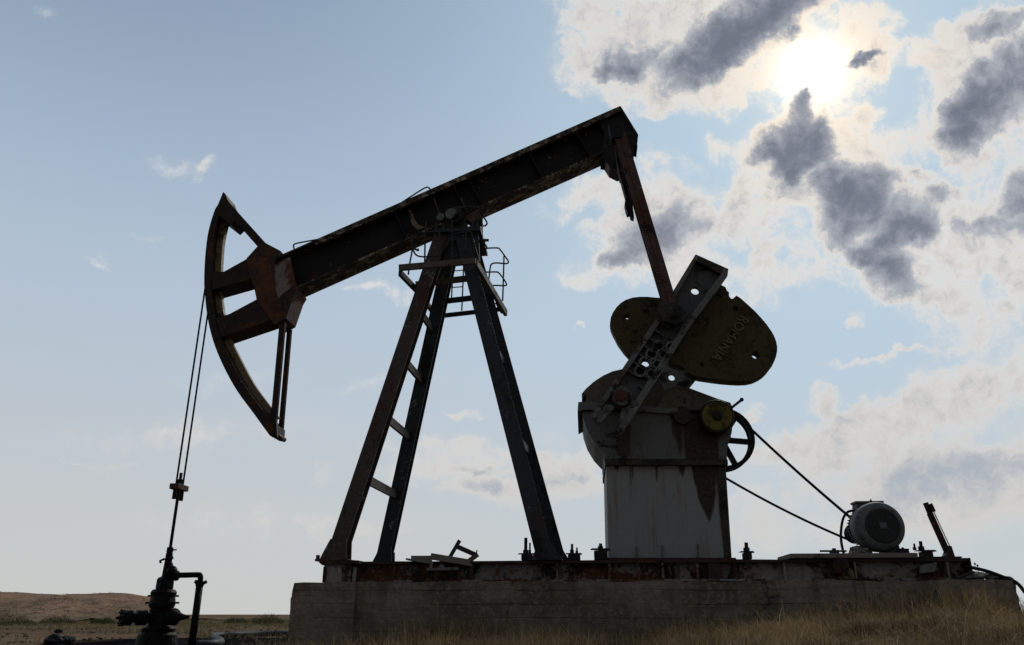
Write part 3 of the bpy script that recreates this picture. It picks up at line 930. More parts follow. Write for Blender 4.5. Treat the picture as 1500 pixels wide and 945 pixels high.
def base_frame():
    t = 0.022
    zb = Z_CT + 0.004
    fw = 0.24
    for y0 in (YB0, YB1 - fw):
        x0 = X_L + (0.16 if y0 == YB0 else 0)
        b = MB()
        b.box((x0, y0, zb), (X_R, y0 + fw, zb + t))
        b.box((x0, y0 + fw / 2 - 0.008, zb + t), (X_R, y0 + fw / 2 + 0.008, Z_BT - t))
        beam_o = b.build('base_beam', M['base'], PJ)
        n_ = 14
        xs = [X_L + 0.3 + (X_R - X_L - 0.3) * i / n_ for i in range(n_ + 1)]
        c = MB()                                              # slightly uneven old top flange, covered with oil
        rings = [[(x, y0 + dy, Z_BT - t - 0.010), (x, y0 + dy, Z_BT + dz), (x, y0 + fw, Z_BT + dz), (x, y0 + fw, Z_BT - t - 0.010)]
                 for x in xs for dy, dz in [(random.uniform(0, 0.005), random.uniform(-0.006, 0.003))]]
        for ra_, rb_ in zip(rings, rings[1:]):
            c.hull([Vector(p) for p in ra_], [Vector(p) for p in rb_])
        bmesh.ops.remove_doubles(c.bm, verts=c.bm.verts[:], dist=1e-5)
        inner = [f for f in c.bm.faces if abs(f.normal.x) > 0.9 and xs[0] + .01 < f.calc_center_median().x < xs[-1] - .01]
        bmesh.ops.delete(c.bm, geom=inner, context='FACES_ONLY')
        c.build('top_flange', M['basetop'], beam_o)
        if y0 == YB0:
            fr = beam_o
    # bottom flange lip
    # cross members
    for px in (600, 720, 860, 985, 1120, 1300):
        x = U(px, 830, YB0).x
        MB().ibeam((x, YB0 + fw + 0.003, (zb + Z_BT) / 2), (x, YB1 - fw - 0.003, (zb + Z_BT) / 2), 0.12, Z_BT - zb - 0.05, 0.014, (0, 0, 1)).build('cross_member', M['basetop'], fr)
    # web stiffeners
    for px, w, mt in ((640, 8, 'base'), (690, 6, 'basetop'), (728, 4, 'base'), (793, 3, 'base'), (816, 3, 'base'), (893, 4, 'base'), (935, 4, 'base'), (971, 3, 'base'),
                  (1022, 4, 'base'), (1048, 20, 'basetop'), (1077, 5, 'basetop'), (1254, 3, 'wood'), (1390, 3, 'wood'), (1150, 3, 'base')):
        p = U(px, 835, YB0)
        ww = w * 0.0078
        MB().box((p.x - ww / 2, YB0 + 0.012, zb + t + 0.001), (p.x + ww / 2, YB0 + fw / 2 - 0.009, Z_BT - t - 0.014)).build('stiffener', M[mt], fr)
    # front end: short box member under the leg
    xe = U(472, 835, YB0).x
    e = MB()
    e.box((xe + 0.03, YB0 - 0.03, zb), (xe + 0.36, YB1, Z_BT - 0.03))
    eo = e.build('end_member', M['base'], fr)
    f = MB()
    f.pprism([(467, 824), (473, 820), (490, 819), (526, 821), (527, 826), (472, 828)], YB0 - 0.06, YB1)
    f.build('end_plate', M['basetop'], eo)
    for px, w in ((476, 4), (499, 6), (508, 3), (520, 5)):
        p = U(px, 838, YB0 - 0.03)
        MB().box((p.x - w * 0.004, YB0 - 0.055, zb), (p.x + w * 0.004, YB0 - 0.031, Z_BT - 0.06)).build('stiffener', M['base' if w > 4 else 'basetop'], eo)
    MB().box((X_R + 0.001, YB0 - 0.012, zb), (X_R + 0.022, YB1, Z_BT + 0.002)).build('end_plate', M['basetop'], fr)
    # outer lugs on the near web
    g = MB()
    a, c2 = U(1347, 828, YB0 - 0.05), U(1371, 838, YB0 - 0.05)
    g.hull([U(1347, 829, YB0 - .07), U(1347, 840, YB0 - .07), U(1347, 840, YB0 + .09), U(1347, 829, YB0 + .09)],
           [U(1372, 823, YB0 - .07), U(1372, 837, YB0 - .07), U(1372, 837, YB0 + .09), U(1372, 823, YB0 + .09)])
    g.build('bracket', M['crank'], fr)
    g = MB()
    g.cyl(U(1232, 828, YB0 - 0.10), U(1232, 828, YB0 + 0.1), 0.085, 12)
    g.cyl(U(1222, 832, YB0 - 0.05), U(1222, 832, YB0 + 0.1), 0.06, 10)
    g.build('pipe_stub', M['basetop'], fr)
    g = MB()
    g.pprism([(1231, 848), (1233, 838), (1241, 831), (1249, 834), (1253, 848)], YB0 - 0.012, YB0 + 0.1)
    g.build('gusset', M['tan'], fr)
    # long steel plate carrying the motor
    g = MB()
    a, c2 = U(1158, 815, YB0 - 0.04), U(1345, 815, YB0 - 0.04)
    g.box((a.x, YB0 - 0.04, Z_BT + 0.006), (c2.x, YB0 + 0.6, Z_BT + 0.058))
    g.build('motor_rail', M['wood'], fr, bevel=0.004)
    g = MB()
    a, c2 = U(1300, 815, YB0 - 0.03), U(1412, 815, YB0 - 0.03)
    g.box((a.x, YB0 + 0.02, Z_BT + 0.005), (c2.x, YB0 + 0.5, Z_BT + 0.02))
    g.build('rail_plate', M['basetop'], fr)
    return fr


base_frame()

# --- samson post
LEGS = {
    'nl': (U(491, 822, YB0 + .12), U(650, 340, 10.28)),
    'fl': (U(559, 836, YB1 - .12), U(666, 345, 10.80)),
    'nr': (U(800, 822, YB0 + .12), U(677, 345, 10.28)),
    'fr': (U(823, 836, YB1 - .12), U(688, 345, 10.80)),
}
SP = thing('samson_post', (LEGS['nl'][0] + LEGS['fr'][0]) / 2 - PJ.location, None, None)
SP.parent = PJ


def leg_at(k, z):
    a, b = LEGS[k]
    return a.lerp(b, (z - a.z) / (b.z - a.z))


def samson():
    for k, (a, b) in LEGS.items():
        a2 = leg_at(k, Z_BT + 0.012)
        mt = 'legrust' if k == 'nl' else 'leg'
        m = MB()
        m.ibeam(a2, b, 0.195, 0.20, 0.018)
        lo = m.build('leg', M[mt], SP)
        # flared shoe
        s = -1 if k in ('nl', 'fl') else 1
        f = MB()
        w = 0.165
        up = (b - a2).normalized()
        p0, p1 = a2, a2 + up * 0.26
        for yy in (-0.114, 0.100):
            f.prism([Vector((p0.x - w, 0, Z_BT + .012)), Vector((p0.x + w, 0, Z_BT + .012)), Vector((p0.x + w, 0, Z_BT + .05)),
                     Vector((p1.x + 0.10, 0, p1.z)), Vector((p1.x - 0.10, 0, p1.z)), Vector((p0.x - w * 0.7, 0, Z_BT + .12))], p0.y + yy, p0.y + yy + 0.014)
        f.box((p0.x - w - .03, p0.y - 0.17, Z_BT + 0.0045), (p0.x + w + .03, p0.y + 0.17, Z_BT + 0.03))
        so_ = f.build('shoe', M[mt], SP)
        for dx in (-0.17, 0.2):
            MB().cyl((p0.x + dx, p0.y - 0.14, Z_BT + 0.03), (p0.x + dx, p0.y - 0.14, Z_BT + 0.075), 0.025, 6).build('bolt', M['basetop'], so_)
    # rungs between the front pair and the rear pair of legs
    for (px, py) in ((624, 452), (598, 524), (570, 608), (541, 699)):
        z = U(px, py, leg_at('nl', U(px, py, 9.9).z).y).z
        p, q = leg_at('nl', z), leg_at('fl', z)
        d = (q - p).normalized()
        MB().bar(p + d * 0.10, q - d * 0.10, 0.04, 0.115, (0, 0, 1)).build('rung', M['rungpaint'], SP)
    for z in (2.6, 3.9):
        p, q = leg_at('nr', z), leg_at('fr', z)
        d = (q - p).normalized()
        MB().bar(p + d * 0.10, q - d * 0.10, 0.04, 0.09, (0, 0, 1)).build('rung', M['leg'], SP)
    # head of the post
    m = MB()
    m.pprism([(640, 340), (701, 340), (703, 384), (692, 386), (684, 352), (660, 352), (640, 386), (634, 386)], 10.17, 10.20)
    m.pprism([(653, 352), (688, 352), (690, 384), (646, 384)], 10.24, 10.26)
    a, b = U(640, 343, 10.17), U(702, 343, 10.17)
    m.box((a.x - .02, 10.10, a.z), (b.x + .03, 10.98, a.z + 0.05))
    m.build('head_plate', M['leg'], SP)
    # saddle bearing under the beam
    s = MB()
    zc = a.z + 0.05
    cx = U(668, 330, 10.3).x
    s.box((cx - 0.30, 10.16, zc), (cx + 0.26, 10.94, zc + 0.05))
    for y0 in (10.16, 10.70):
        s.prism([Vector((cx - .22, 0, zc + .05)), Vector((cx + .2, 0, zc + .05)), Vector((cx + .14, 0, zc + .28)), Vector((cx - .14, 0, zc + .28))], y0, y0 + 0.22)
    s.cyl((cx, 10.10, zc + .22), (cx, 11.0, zc + .22), 0.125, 20)
    so_ = s.build('saddle_bearing', M['geardark'], SP)
    MB().cyl((cx - .04, 10.06, zc + .22), (cx - .04, 10.099, zc + .22), 0.085, 16).build('bearing_cap', M['crank'], so_)
    MB().cyl((cx - .2, 10.08, zc + .19), (cx - .2, 10.159, zc + .19), 0.06, 14).build('bearing_cap', M['crank'], so_)
    for px, py in ((640, 330), (650, 333), (693, 333), (699, 330)):
        p = U(px, py, 10.13)
        MB().cyl((p.x, p.y, zc - 0.02), (p.x, p.y, zc + 0.10), 0.022, 6).build('bolt', M['leg'], so_)
    # bracket block right of bearing (paler plate)
    q = MB()
    q.pprism([(680, 317), (701, 306), (706, 322), (690, 326)], 10.15, 10.35)
    q.build('bracket', M['pitman'], so_)
    q = MB()
    q.tube([U(703, 352, 10.2), U(716, 352, 10.2)], 0.022, 8)
    q.tube([U(709, 352.5, 10.19), U(709, 358, 10.19)], 0.02, 8)
    q.build('grease_fitting', M['rail'], so_)


samson()


# --- platform round the head of the post
def platform():
    pf = thing('platform', U(690, 400, 10.2) - PJ.location, None, None)
    pf.parent = PJ
    def L(a, b, y0, y1, w=0.075, h=0.09, mt='plat'):
        MB().bar(U(a[0], a[1], y0), U(b[0], b[1], y1), w, h, (0, 0, 1)).build('joist', M[mt], pf)
    L((584.5, 392.5), (697, 382.5), 9.88, 9.88, 0.05, 0.085)
    L((586, 400), (613, 428), 9.90, 10.52, 0.05, 0.08, 'leg')
    L((609, 417), (706, 405.5), 10.42, 10.42, 0.05, 0.085)
    L((697, 385), (741, 459), 9.93, 11.38, 0.05, 0.10)
    L((650, 441.5), (697, 436), 10.98, 10.98, 0.05, 0.075, 'leg')
    L((649, 462.5), (738, 452.5), 11.40, 11.40, 0.05, 0.06, 'leg')
    L((613, 428), (640, 465), 10.55, 11.3, 0.05, 0.07, 'leg')
    L((729, 441), (738, 457), 11.2, 11.3, 0.03, 0.12, 'plat')
    # rails (bent tube)
    def P(pts, y, y2=None):
        out = []
        n = len(pts)
        for i, (a, b) in enumerate(pts):
            yy = y if y2 is None else y + (y2 - y) * i / (n - 1)
            out.append(U(590 + a / 4.976, 290 + b / 4.976, yy))
        return out
    def T(pts, y, y2=None, r=0.0125, smooth=True):
        pp = P(pts, y, y2)
        pp = smooth_path(pp, 4) if smooth and len(pp) > 2 else pp
        MB().tube(pp, r, 8).build('guard_rail', M['rail'], pf)
    T([(395, 72), (450, 66), (530, 65), (555, 85), (590, 140), (614, 180), (600, 203), (560, 204), (515, 206)], 9.95, 10.7)
    T([(578, 150), (578, 330)], 10.3)
    T([(370, 262), (460, 250), (520, 250), (550, 270), (585, 320), (612, 358), (600, 378), (560, 384), (455, 396)], 9.95, 10.8)
    T([(598, 367), (690, 365), (712, 380), (745, 425), (770, 465), (752, 479), (690, 474), (655, 478), (640, 495), (632, 550), (625, 620)], 10.8, 11.4)
    T([(605, 541), (685, 540), (705, 552), (735, 590), (756, 628), (742, 640), (690, 638), (640, 639)], 10.9, 11.35)
    T([(738, 420), (733, 600), (728, 750)], 11.3, 11.35)
    T([(160, 250), (210, 245), (245, 246), (264, 258), (269, 285), (269, 465)], 9.93, 9.93)
    T([(170, 180), (163, 300), (160, 475)], 9.95)
    T([(30, 302), (100, 293), (165, 288)], 10.1)
    T([(70, 270), (68, 380), (52, 470), (40, 560)], 10.05, 10.15)
    T([(75, 378), (92, 410), (125, 427), (190, 428), (275, 420)], 9.95)
    T([(60, 360), (95, 375), (112, 382), (110, 372)], 10.0, r=0.016)
    T([(460, 400), (462, 260), (480, 225), (520, 205)], 10.0, 10.3)
    T([(360, 160), (360, 380), (362, 455)], 9.96, r=0.009)
    T([(500, 250), (520, 330), (560, 470)], 10.05, 10.0, r=0.008)
    # ladder hanging on the far side
    ld = MB()
    ld.tube(P([(446, 400), (440, 600), (430, 822)], 11.25), 0.0115, 8)
    ld.tube(P([(366, 560), (360, 640), (355, 738)], 11.25), 0.0115, 8)
    for b in (530, 650, 745):
        ld.tube(P([(361, b + 3), (438, b - 3)], 11.25), 0.009, 6)
    ld.build('ladder', M['rail'], pf)
    # wire tied over the platform
    w = MB()
    w.tube(P([(225, 0), (255, 80), (290, 170), (320, 205)], 10.18), 0.007, 6)
    w.tube(P([(425, 0), (445, 50), (468, 105)], 10.18), 0.008, 6)
    w.build('wire_stay', M['pitman'], pf)


platform()


# --- walking beam
def beam():
    tl, tr = U(404, 376.5, YN), U(908.5, 155, YN)
    bl, br = U(428, 424.5, YN), U(930, 204, YN)
    d = (tr - tl); d.y = 0; d.normalize()
    nrm = Vector((-d.z, 0, d.x))            # up, perpendicular to the beam
    h = (tl - bl).dot(nrm) * 0.5 + (tr - br).dot(nrm) * 0.5
    t = 0.03
    L0 = Vector((tl.x, YM, tl.z))
    Lr = (Vector((tr.x, YM, tr.z)) - L0).dot(d)
    def pt(s, v, y=YM):
        q = L0 + d * s + nrm * v
        return Vector((q.x, y, q.z))
    root = thing('walking_beam', pt(Lr * .5, -h) - PJ.location, None, None)
    root.parent = PJ
    def slab(s0, s1, v0, v1, y0, y1):
        return [pt(s0, v0), pt(s1, v0), pt(s1, v1), pt(s0, v1)], y0, y1
    b = MB()
    b.prism(*slab(0, Lr, -h + t, -t, YM - 0.018, YM + 0.018))
    b.build('web', M['beam'], root)
    b = MB()
    b.prism(*slab(-0.02, Lr, -t, 0, YN, YF))
    b.prism(*slab(0.6, Lr - 0.02, -t - .055, -t - .001, YN + 0.004, YN + 0.02))
    b.build('top_flange', M['flange'], root)
    sb = (U(883, 240, YF) - Vector((L0.x, YF, L0.z)))
    s_end = Vector((sb.x, 0, sb.z)).dot(d)
    b = MB()
    b.prism(*slab(0.1, s_end, -h, -h + t, YN, YF))
    b.build('bottom_flange', M['flange'], root)
    # stiffeners and end plate
    for fr_ in (0.33, 0.5, 0.545, 0.72, 0.86):
        s = Lr * fr_
        MB().prism(*slab(s - 0.008, s + 0.008, -h + t + .001, -t - .001, YN + 0.012, YM - 0.019)).build('stiffener', M['beam'], root)
    b = MB()
    b.prism(*slab(Lr - 0.42, Lr - 0.004, -h + t * 2, -t - 0.002, YM - 0.12, YM - 0.02))
    b.prism(*slab(Lr - 0.02, Lr + 0.012, -h + 0.05, -0.005, YN + 0.02, YF - 0.02))
    b.build('end_plate', M['beam'], root)
    # paler clamp plate at the head end
    b = MB()
    b.pprism([(402, 388), (418, 379), (425, 377), (433, 416), (428, 421), (412, 432), (408, 437), (404, 425)], YN - 0.03, YN - 0.006)
    b.build('clamp_plate', M['pink'], root)
    # handrail hoops on top
    m = MB()
    m.tube(smooth_path([U(431, 365, YN + .03), U(430, 360, YN + .03), U(433, 357, YN + .03), U(450, 353.5, YN + .03), U(470, 350, YN + .03)], 4), 0.012, 8)
    m.build('handrail', M['rail'], root)
    m = MB()
    m.tube(smooth_path([U(585, 299, YN + .03), U(605, 286, YN + .03), U(622, 275.5, YN + .03), U(628, 275, YN + .03), U(631, 279, YN + .03)], 4), 0.012, 8)
    m.build('handrail', M['rail'], root)
    # rag / wreckage hanging on web near the post
    m = MB()
    m.pprism([(598, 305), (604, 310), (607, 322), (614, 330), (622, 333), (612, 337), (603, 328)], YN - 0.01, YN + 0.01)
    m.build('torn_plate', M['tan'], root)
    # bearing bracket of the equalizer, under the tail
    m = MB()
    m.pprism([(885, 196), (929, 192), (934, 214), (929, 212), (928, 238), (923, 244), (905, 250), (893, 244), (886, 233), (880, 232)], YM - 0.16, YM + 0.16)
    m.build('tail_bracket', M['beam'], root)
    return root


WB = beam()


# --- horse head
def horse_head():
    hh = thing('horse_head', U(330, 560, YM) - PJ.location, None, None)
    hh.parent = PJ
    outer = [(327, 281), (320, 299), (314, 309), (305, 340), (300.5, 376), (299, 411), (300, 429), (302.5, 455), (307, 480), (315, 507.5), (329, 540), (347.5, 573), (371, 605), (392, 634), (396, 638.5), (403, 639)]
    middle = [(330, 289), (328, 300), (320, 316), (313, 345), (310, 376), (309, 407), (310.5, 436), (314, 462), (320, 486), (326, 503), (340, 531), (358, 564), (380, 594), (394, 612), (399, 618), (404, 622)]
    def dense(c):
        return smooth_path([U(x, y, YN) for x, y in c], 4)
    o, m = dense(outer[1:]), dense(middle[1:])
    b = MB()
    for i in range(len(o) - 1):                         # solid curved track, full width
        b.prism([o[i], o[i + 1], m[i + 1], m[i]], YN, YF)
    bmesh.ops.remove_doubles(b.bm, verts=b.bm.verts[:], dist=1e-5)
    tr = b.build('arc_track', M['head'], hh)
    # inner rib, flaking tan paint
    r = MB()
    m2 = dense([(x + 9.0, y - 1.2 + (0 if y < 500 else -3)) for x, y in middle[2:-2]])
    for i in range(len(m2) - 1):
        r.prism([m[min(i + 4, len(m) - 1)], m[min(i + 5, len(m) - 1)], m2[i + 1], m2[i]], YM - 0.05, YM + 0.03)
    r.build('inner_rib', M['tan'], tr)
    def part(name, pix, mt='head', y0=YN + 0.002, y1=YF - 0.002):
        return MB().pprism(pix, y0, y1).build(name, M[mt], hh)
    part('upper_arm', [(308, 398.5), (328, 398), (362, 379), (370, 383), (369, 408), (311, 424.5)])
    part('lower_arm', [(316, 466), (336, 460), (377, 438), (403, 440), (406, 466), (323, 494)])
    g = part('gusset', [(372, 420), (367, 407), (361, 378.5), (377, 361), (389, 356), (411, 367.5), (402, 384), (405, 425), (433, 414), (436, 424), (431, 432), (419, 466), (402, 475), (376, 440)], 'gusset', y0=YN - 0.02, y1=YF + 0.02)
    top = part('top_cap', [(327, 281), (330, 284), (333, 292), (340, 303), (346, 322), (338, 329.5), (328, 322), (318, 314), (314.5, 308), (319.5, 299)])
    for y0 in (YN + 0.006, YF - 0.07):
        s = MB()
        s.prism([U(x, y, YN) for x, y in ((330, 291), (341, 302.5), (389.5, 356.5), (378, 362), (347, 327), (334, 312))], y0, y0 + 0.06)
        s.build('upper_strut', M['head'], hh)
        s = MB()
        a, b2 = U(413, 472, YN), U(399.5, 622, YN)
        s.ibeam(Vector((a.x, y0 + .03, a.z)), Vector((b2.x, y0 + .03, b2.z)), 0.086 if y0 < YM else 0.066, 0.05, 0.012)
        s.build('lower_strut', M['head'], hh)
    t = MB()
    t.pprism([(390, 612), (399, 602), (404, 606), (406, 640), (398, 640)], YN + 0.002, YN + 0.05)
    t.pprism([(392, 620), (399, 612), (404, 616), (406, 642), (400, 640)], YF - 0.06, YF)
    p = U(402, 636, YN)
    t.cyl((p.x, YN - 0.01, p.z), (p.x, YF + 0.015, p.z), 0.035, 12)
    t.build('tip_plate', M['head'], hh)


horse_head()


# --- gearbox and its pedestal
YG0, YG1 = 9.86, 11.10
YP0, YP1 = 9.80, 11.15


def gearbox():
    pd = MB()
    pd.pprism([(888, 681), (1063, 681), (1072, 821), (891.5, 821)], YP0, YP1)
    po = pd.build('pedestal', M['grey'], PJ)
    po.name = 'pedestal'
    # rust-stained corner flanges and weld ribs
    MB().pprism([(1050, 683), (1062.5, 683), (1072, 820), (1061, 820)], YP0 - 0.006, YP0 - 0.0015).build('corner_strip', M['geardark'], po)
    for (a, b, y) in ((932, 800, 12), (970, 798, 12), (1022, 796, 14)):
        MB().pprism([(a, b), (a + 1.4, b), (a + 1.6, 820), (a, 820)], YP0 - 0.03, YP0 - 0.002).build('weld_rib', M['gear'], po)
    for (a, b) in ((926, 702), (962, 700)):
        MB().pprism([(a, 682), (a + 1.2, 682), (a + 0.8, b), (a + 0.2, b)], YP0 - 0.012, YP0 - 0.002).build('weld_rib', M['geardark'], po)
    MB().pprism([(886, 673), (1066, 673), (1066.5, 681), (886.5, 681)], YP0 - 0.08, YP1 + 0.05).build('top_flange', M['geardark'], po)
    MB().pprism([(884, 817), (1078, 817), (1079, 821), (884, 821)], YP0 - 0.08, YP1 + 0.05).build('foot_flange', M['basetop'], po)

    gb = thing('gearbox', U(970, 673, 10.4) - PJ.location, None, None)
    gb.parent = PJ
    low = [(853, 603), (854.5, 613), (860.5, 631), (871.7, 649.5), (885, 663.5), (885.5, 672.5), (1065, 672.5), (1065, 656), (1072, 634), (1074, 612), (1060, 606), (1000, 606), (940, 603)]
    MB().pprism(low, YG0, YG1).build('lower_casing', M['gear'], gb)
    up = [(858, 588), (858.7, 578), (853.5, 581), (852, 577), (858.7, 569), (870, 559), (883, 550.5), (897, 544), (910, 541), (925, 541), (940, 545), (953, 552), (964, 562), (974, 571),
          (988, 567), (1006, 567), (1027, 575), (1051, 584), (1070, 590), (1074, 600), (1000, 601), (930, 598), (859, 596)]
    MB().pprism(up, YG0 + 0.02, YG1 - 0.02).build('upper_casing', M['olive'], gb)
    MB().pprism([(847, 589), (858, 588), (935, 594), (1000, 599), (1012, 603), (1000, 607), (930, 602), (853, 600), (851, 601), (846, 603.5)], YG0 - 0.05, YG1 + 0.05).build('split_flange', M['gear'], gb)
    MB().pprism([(907, 625), (924, 622), (922, 671), (905, 671)], YG0 - 0.06, YG0 - 0.002).build('casing_rib', M['geardark'], gb)
    MB().pprism([(900, 668), (930, 668), (930, 672), (900, 672)], YG0 - 0.07, YG0 - 0.061).build('casing_foot', M['gear'], gb)
    # bearing housing with splashed paint
    c = U(1000, 608, YG0 - 0.06)
    pts = []
    for i in range(26):
        a = 2 * math.pi * i / 26
        r = 0.112 * (1 + random.uniform(-0.04, 0.04))
        pts.append(Vector((c.x + r * math.cos(a), 0, c.z + r * math.sin(a))))
    MB().prism(pts, YG0 - 0.06, YG0 + 0.02).build('bearing_cover', M['gear'], gb)
    MB().tube([U(1003, 590, YG0 - 0.05), U(1003, 583, YG0 - .05)], 0.012).build('breather', M['gear'], gb)
    # hump on top of pinion
    MB().pprism([(962, 600), (966, 585), (975, 575), (990, 570), (1004, 572), (1012, 580), (1012, 600)], YG0 - 0.04, YG0 + 0.015).build('inspection_cover', M['olive'], gb)
    # brake drum with yellow face
    c = U(1050.5, 609.5, YG0 - 0.2)
    br = MB().lathe((c.x, c.y, c.z), (0, 1, 0), [(0, 0.150), (0.0, 0.205), (0.02, 0.212), (0.17, 0.212), (0.18, 0.10), (0.24, 0.10)], 36).build('brake_drum', M['black'], gb)
    MB().lathe((c.x, c.y - 0.012, c.z), (0, 1, 0), [(0, 0.172), (0.008, 0.182), (0.0115, 0.182)], 36).build('drum_face', M['yellow'], br)
    MB().lathe((c.x, c.y - 0.05, c.z), (0, 1, 0), [(0, 0.045), (0.01, 0.06), (0.037, 0.062)], 16).build('hub_nut', M['black'], br)
    m = MB()
    m.bar(U(1072, 597, YG0 - .1), U(1087.5, 585, YG0 - .1), 0.03, 0.03)
    m.cyl(U(1086.5, 585.5, YG0 - .12), U(1086.5, 585.5, YG0 - .08), 0.026, 10)
    m.build('brake_lever', M['black'], gb)
    # sheave on far side
    ys0, ys1 = 10.36, 10.56
    c = U(1058.5, 642, ys0)
    rr = (U(1106, 642, ys0) - c).length
    sh = MB()
    sh.ring((c.x, ys0, c.z), (0, 1, 0), rr, rr - 0.055, 0.035, 48)
    sh.ring((c.x, ys1 - 0.035, c.z), (0, 1, 0), rr, rr - 0.055, 0.035, 48)
    sh.ring((c.x, ys0 + 0.0355, c.z), (0, 1, 0), rr - 0.02, rr - 0.04, ys1 - ys0 - 0.071, 48)
    sh.cyl((c.x, ys0 - 0.05, c.z), (c.x, ys1 + 0.05, c.z), 0.10, 20)
    so_ = sh.build('drive_sheave', M['black'], gb)
    for i in range(6):
        a = R(-6 + 60 * i)
        p = Vector((c.x + 0.09 * math.cos(a), (ys0 + ys1) / 2, c.z + 0.09 * math.sin(a)))
        q = Vector((c.x + (rr - 0.038) * math.cos(a), (ys0 + ys1) / 2, c.z + (rr - 0.038) * math.sin(a)))
        MB().bar(p, q, 0.06, 0.09).build('spoke', M['black'], so_)
    MB().cyl((c.x, YG0 + 0.3, c.z), (c.x, ys0 - 0.051, c.z), 0.05, 14).build('pinion_shaft', M['black'], gb)
    return c, rr, (ys0, ys1)


SHEAVE = gearbox()


# --- cranks, counterweights
def cranks():
    out = [(864.5, 610), (878, 622), (900, 597), (911, 598), (902, 632), (910, 637.5), (1008, 482), (1066, 403), (1067, 394), (1019, 372.5), (961, 467)]
    holes = [(1018.4, 426, 0.054), (945.5, 532.8, 0.046), (1010, 442, 0.012)]
    y0, y1 = 9.53, 9.60
    ck = plate('crank_arm', out, holes, y0, y1, M['crankin'], PJ)
    # raised rims
    r = MB()
    r.pprism([(864.5, 610), (961, 467), (1019, 372.5), (1024, 375), (968, 470), (871, 613)], 9.44, y0 - 0.0005)
    r.build('rim', M['crank'], ck)
    r = MB()
    r.pprism([(906, 635), (910, 637.5), (1008, 482), (1066, 403), (1067, 394), (1060, 391), (1058, 399), (1000, 478), (902, 632)], 9.44, y0 - 0.0005)
    r.build('rim', M['crank'], ck)
    r = MB()
    r.pprism([(1019.5, 372.7), (1066, 394), (1060, 403), (1015, 380)], 9.444, y0 - 0.0005)
    r.build('rim', M['geardark'], ck)
    r = MB()
    r.pprism([(871, 611), (878, 622), (900, 597), (897, 593), (886, 592)], 9.46, y0 - 0.0005)
    r.pprism([(911, 598), (902, 632), (908, 632), (935, 590), (925, 585)], 9.46, y0 - 0.0005)
    r.build('fork_prong', M['crank'], ck)
    # honeycomb of pin bosses
    for (hx, hy, ro, ri) in ((964.5, 506.5, 10, 6.6), (955, 518, 10, 6.6), (945.5, 531, 10.5, 7), (938, 543, 10, 6.4), (983, 507, 8.5, 5.5), (973, 519.5, 8.5, 5.5), (963.5, 533.5, 8.5, 5.5), (954, 547, 8, 5)):
        c = U(hx, hy, 9.45)
        MB().ring((c.x, 9.45, c.z), (0, 1, 0), ro * 0.0081, ri * 0.0081, 0.0795, 18).build('pin_boss', M['crank'], ck)
        if abs(hx - 945.5) > 1:
            MB().cyl((c.x, 9.522, c.z), (c.x, 9.5295, c.z), ri * 0.0080, 16).build('hole_shade_disc', M['black'], ck)  # black disc stands in for the shade inside a hole not cut through
    # cross ribs on the left rim
    for i in range(7):
        t = i / 6
        x, y = 916 + t * 48, 540 - t * 70
        MB().pprism([(x, y), (x + 1.5, y - 2), (x + 17, y + 9), (x + 15.5, y + 11)], 9.455, y0 - 0.0008).build('cross_rib', M['crankin'], ck)
    for i in range(6):
        t = i / 5
        x, y = 949 + t * 45, 575 - t * 71
        MB().pprism([(x, y), (x + 1.5, y - 2), (x - 13, y - 12), (x - 14.5, y - 10)], 9.457, y0 - 0.0008).build('cross_rib', M['crankin'], ck)
    # hub at the slow shaft
    c = U(911.5, 580.5, 9.42)
    hb = MB().lathe((c.x, 9.40, c.z), (0, 1, 0), [(0, 0.085), (0.0, 0.118), (0.02, 0.125), (0.132, 0.125)], 28).build('hub', M['crank'], ck)
    MB().lathe((c.x - 0.015, 9.365, c.z + 0.005), (0, 1, 0), [(0, 0.055), (0.01, 0.078), (0.034, 0.08)], 20).build('shaft_end', M['rust'], hb)
    for i in range(12):
        a = 2 * math.pi * i / 12
        MB().cyl((c.x + 0.103 * math.cos(a), 9.388, c.z + 0.103 * math.sin(a)), (c.x + 0.103 * math.cos(a), 9.399, c.z + 0.103 * math.sin(a)), 0.011, 6).build('bolt', M['crank'], hb)
    MB().cyl((c.x, 9.605, c.z), (c.x, 11.30, c.z), 0.11, 20).build('slow_shaft', M['geardark'], PJ)
    # far crank
    plate('crank_arm', [(882, 668), (914, 684), (1024, 551), (1052, 505), (1052, 474), (1034, 455), (976, 508)], [(984, 553, 0.048)], 11.30, 11.36, M['crank'], PJ)
    # counterweights bolted against the crank
    lw = [(1010, 440), (985, 438), (961, 436.7), (949, 435.5), (937, 435.5), (926.7, 436.7), (917, 440), (910, 444.5), (904, 450.5), (899, 458), (896, 465), (895, 472), (896, 479), (899, 486), (906.7, 501), (915.5, 513), (922, 520), (932, 520), (950, 508), (962, 490), (1000, 475)]
    w1 = plate('counterweight', lw, [(919, 463.5, 0.046)], 9.625, 9.80, M['weight'], PJ, bevel=0.012)
    rw = [(1046, 408), (1050, 412), (1057.7, 419), (1062, 421), (1064, 426), (1066.7, 428), (1067, 434), (1071, 438.7), (1075, 438), (1079, 434), (1084, 437), (1096, 447.7), (1106, 457), (1114, 465.7), (1122, 475), (1129, 485), (1133, 492), (1136, 500),
          (1137.4, 507), (1137.4, 513), (1136, 521), (1133, 529), (1129.5, 536), (1125, 542), (1119, 548), (1112.6, 552), (1105, 555.5), (1096, 557.5), (1085, 558), (1073, 557.5), (1060, 556.5), (1046, 554.8), (1030, 552.5), (1017, 550), (1008, 545), (1000, 536), (985, 532), (975, 525), (1000, 465), (1024, 446), (1036, 428)]
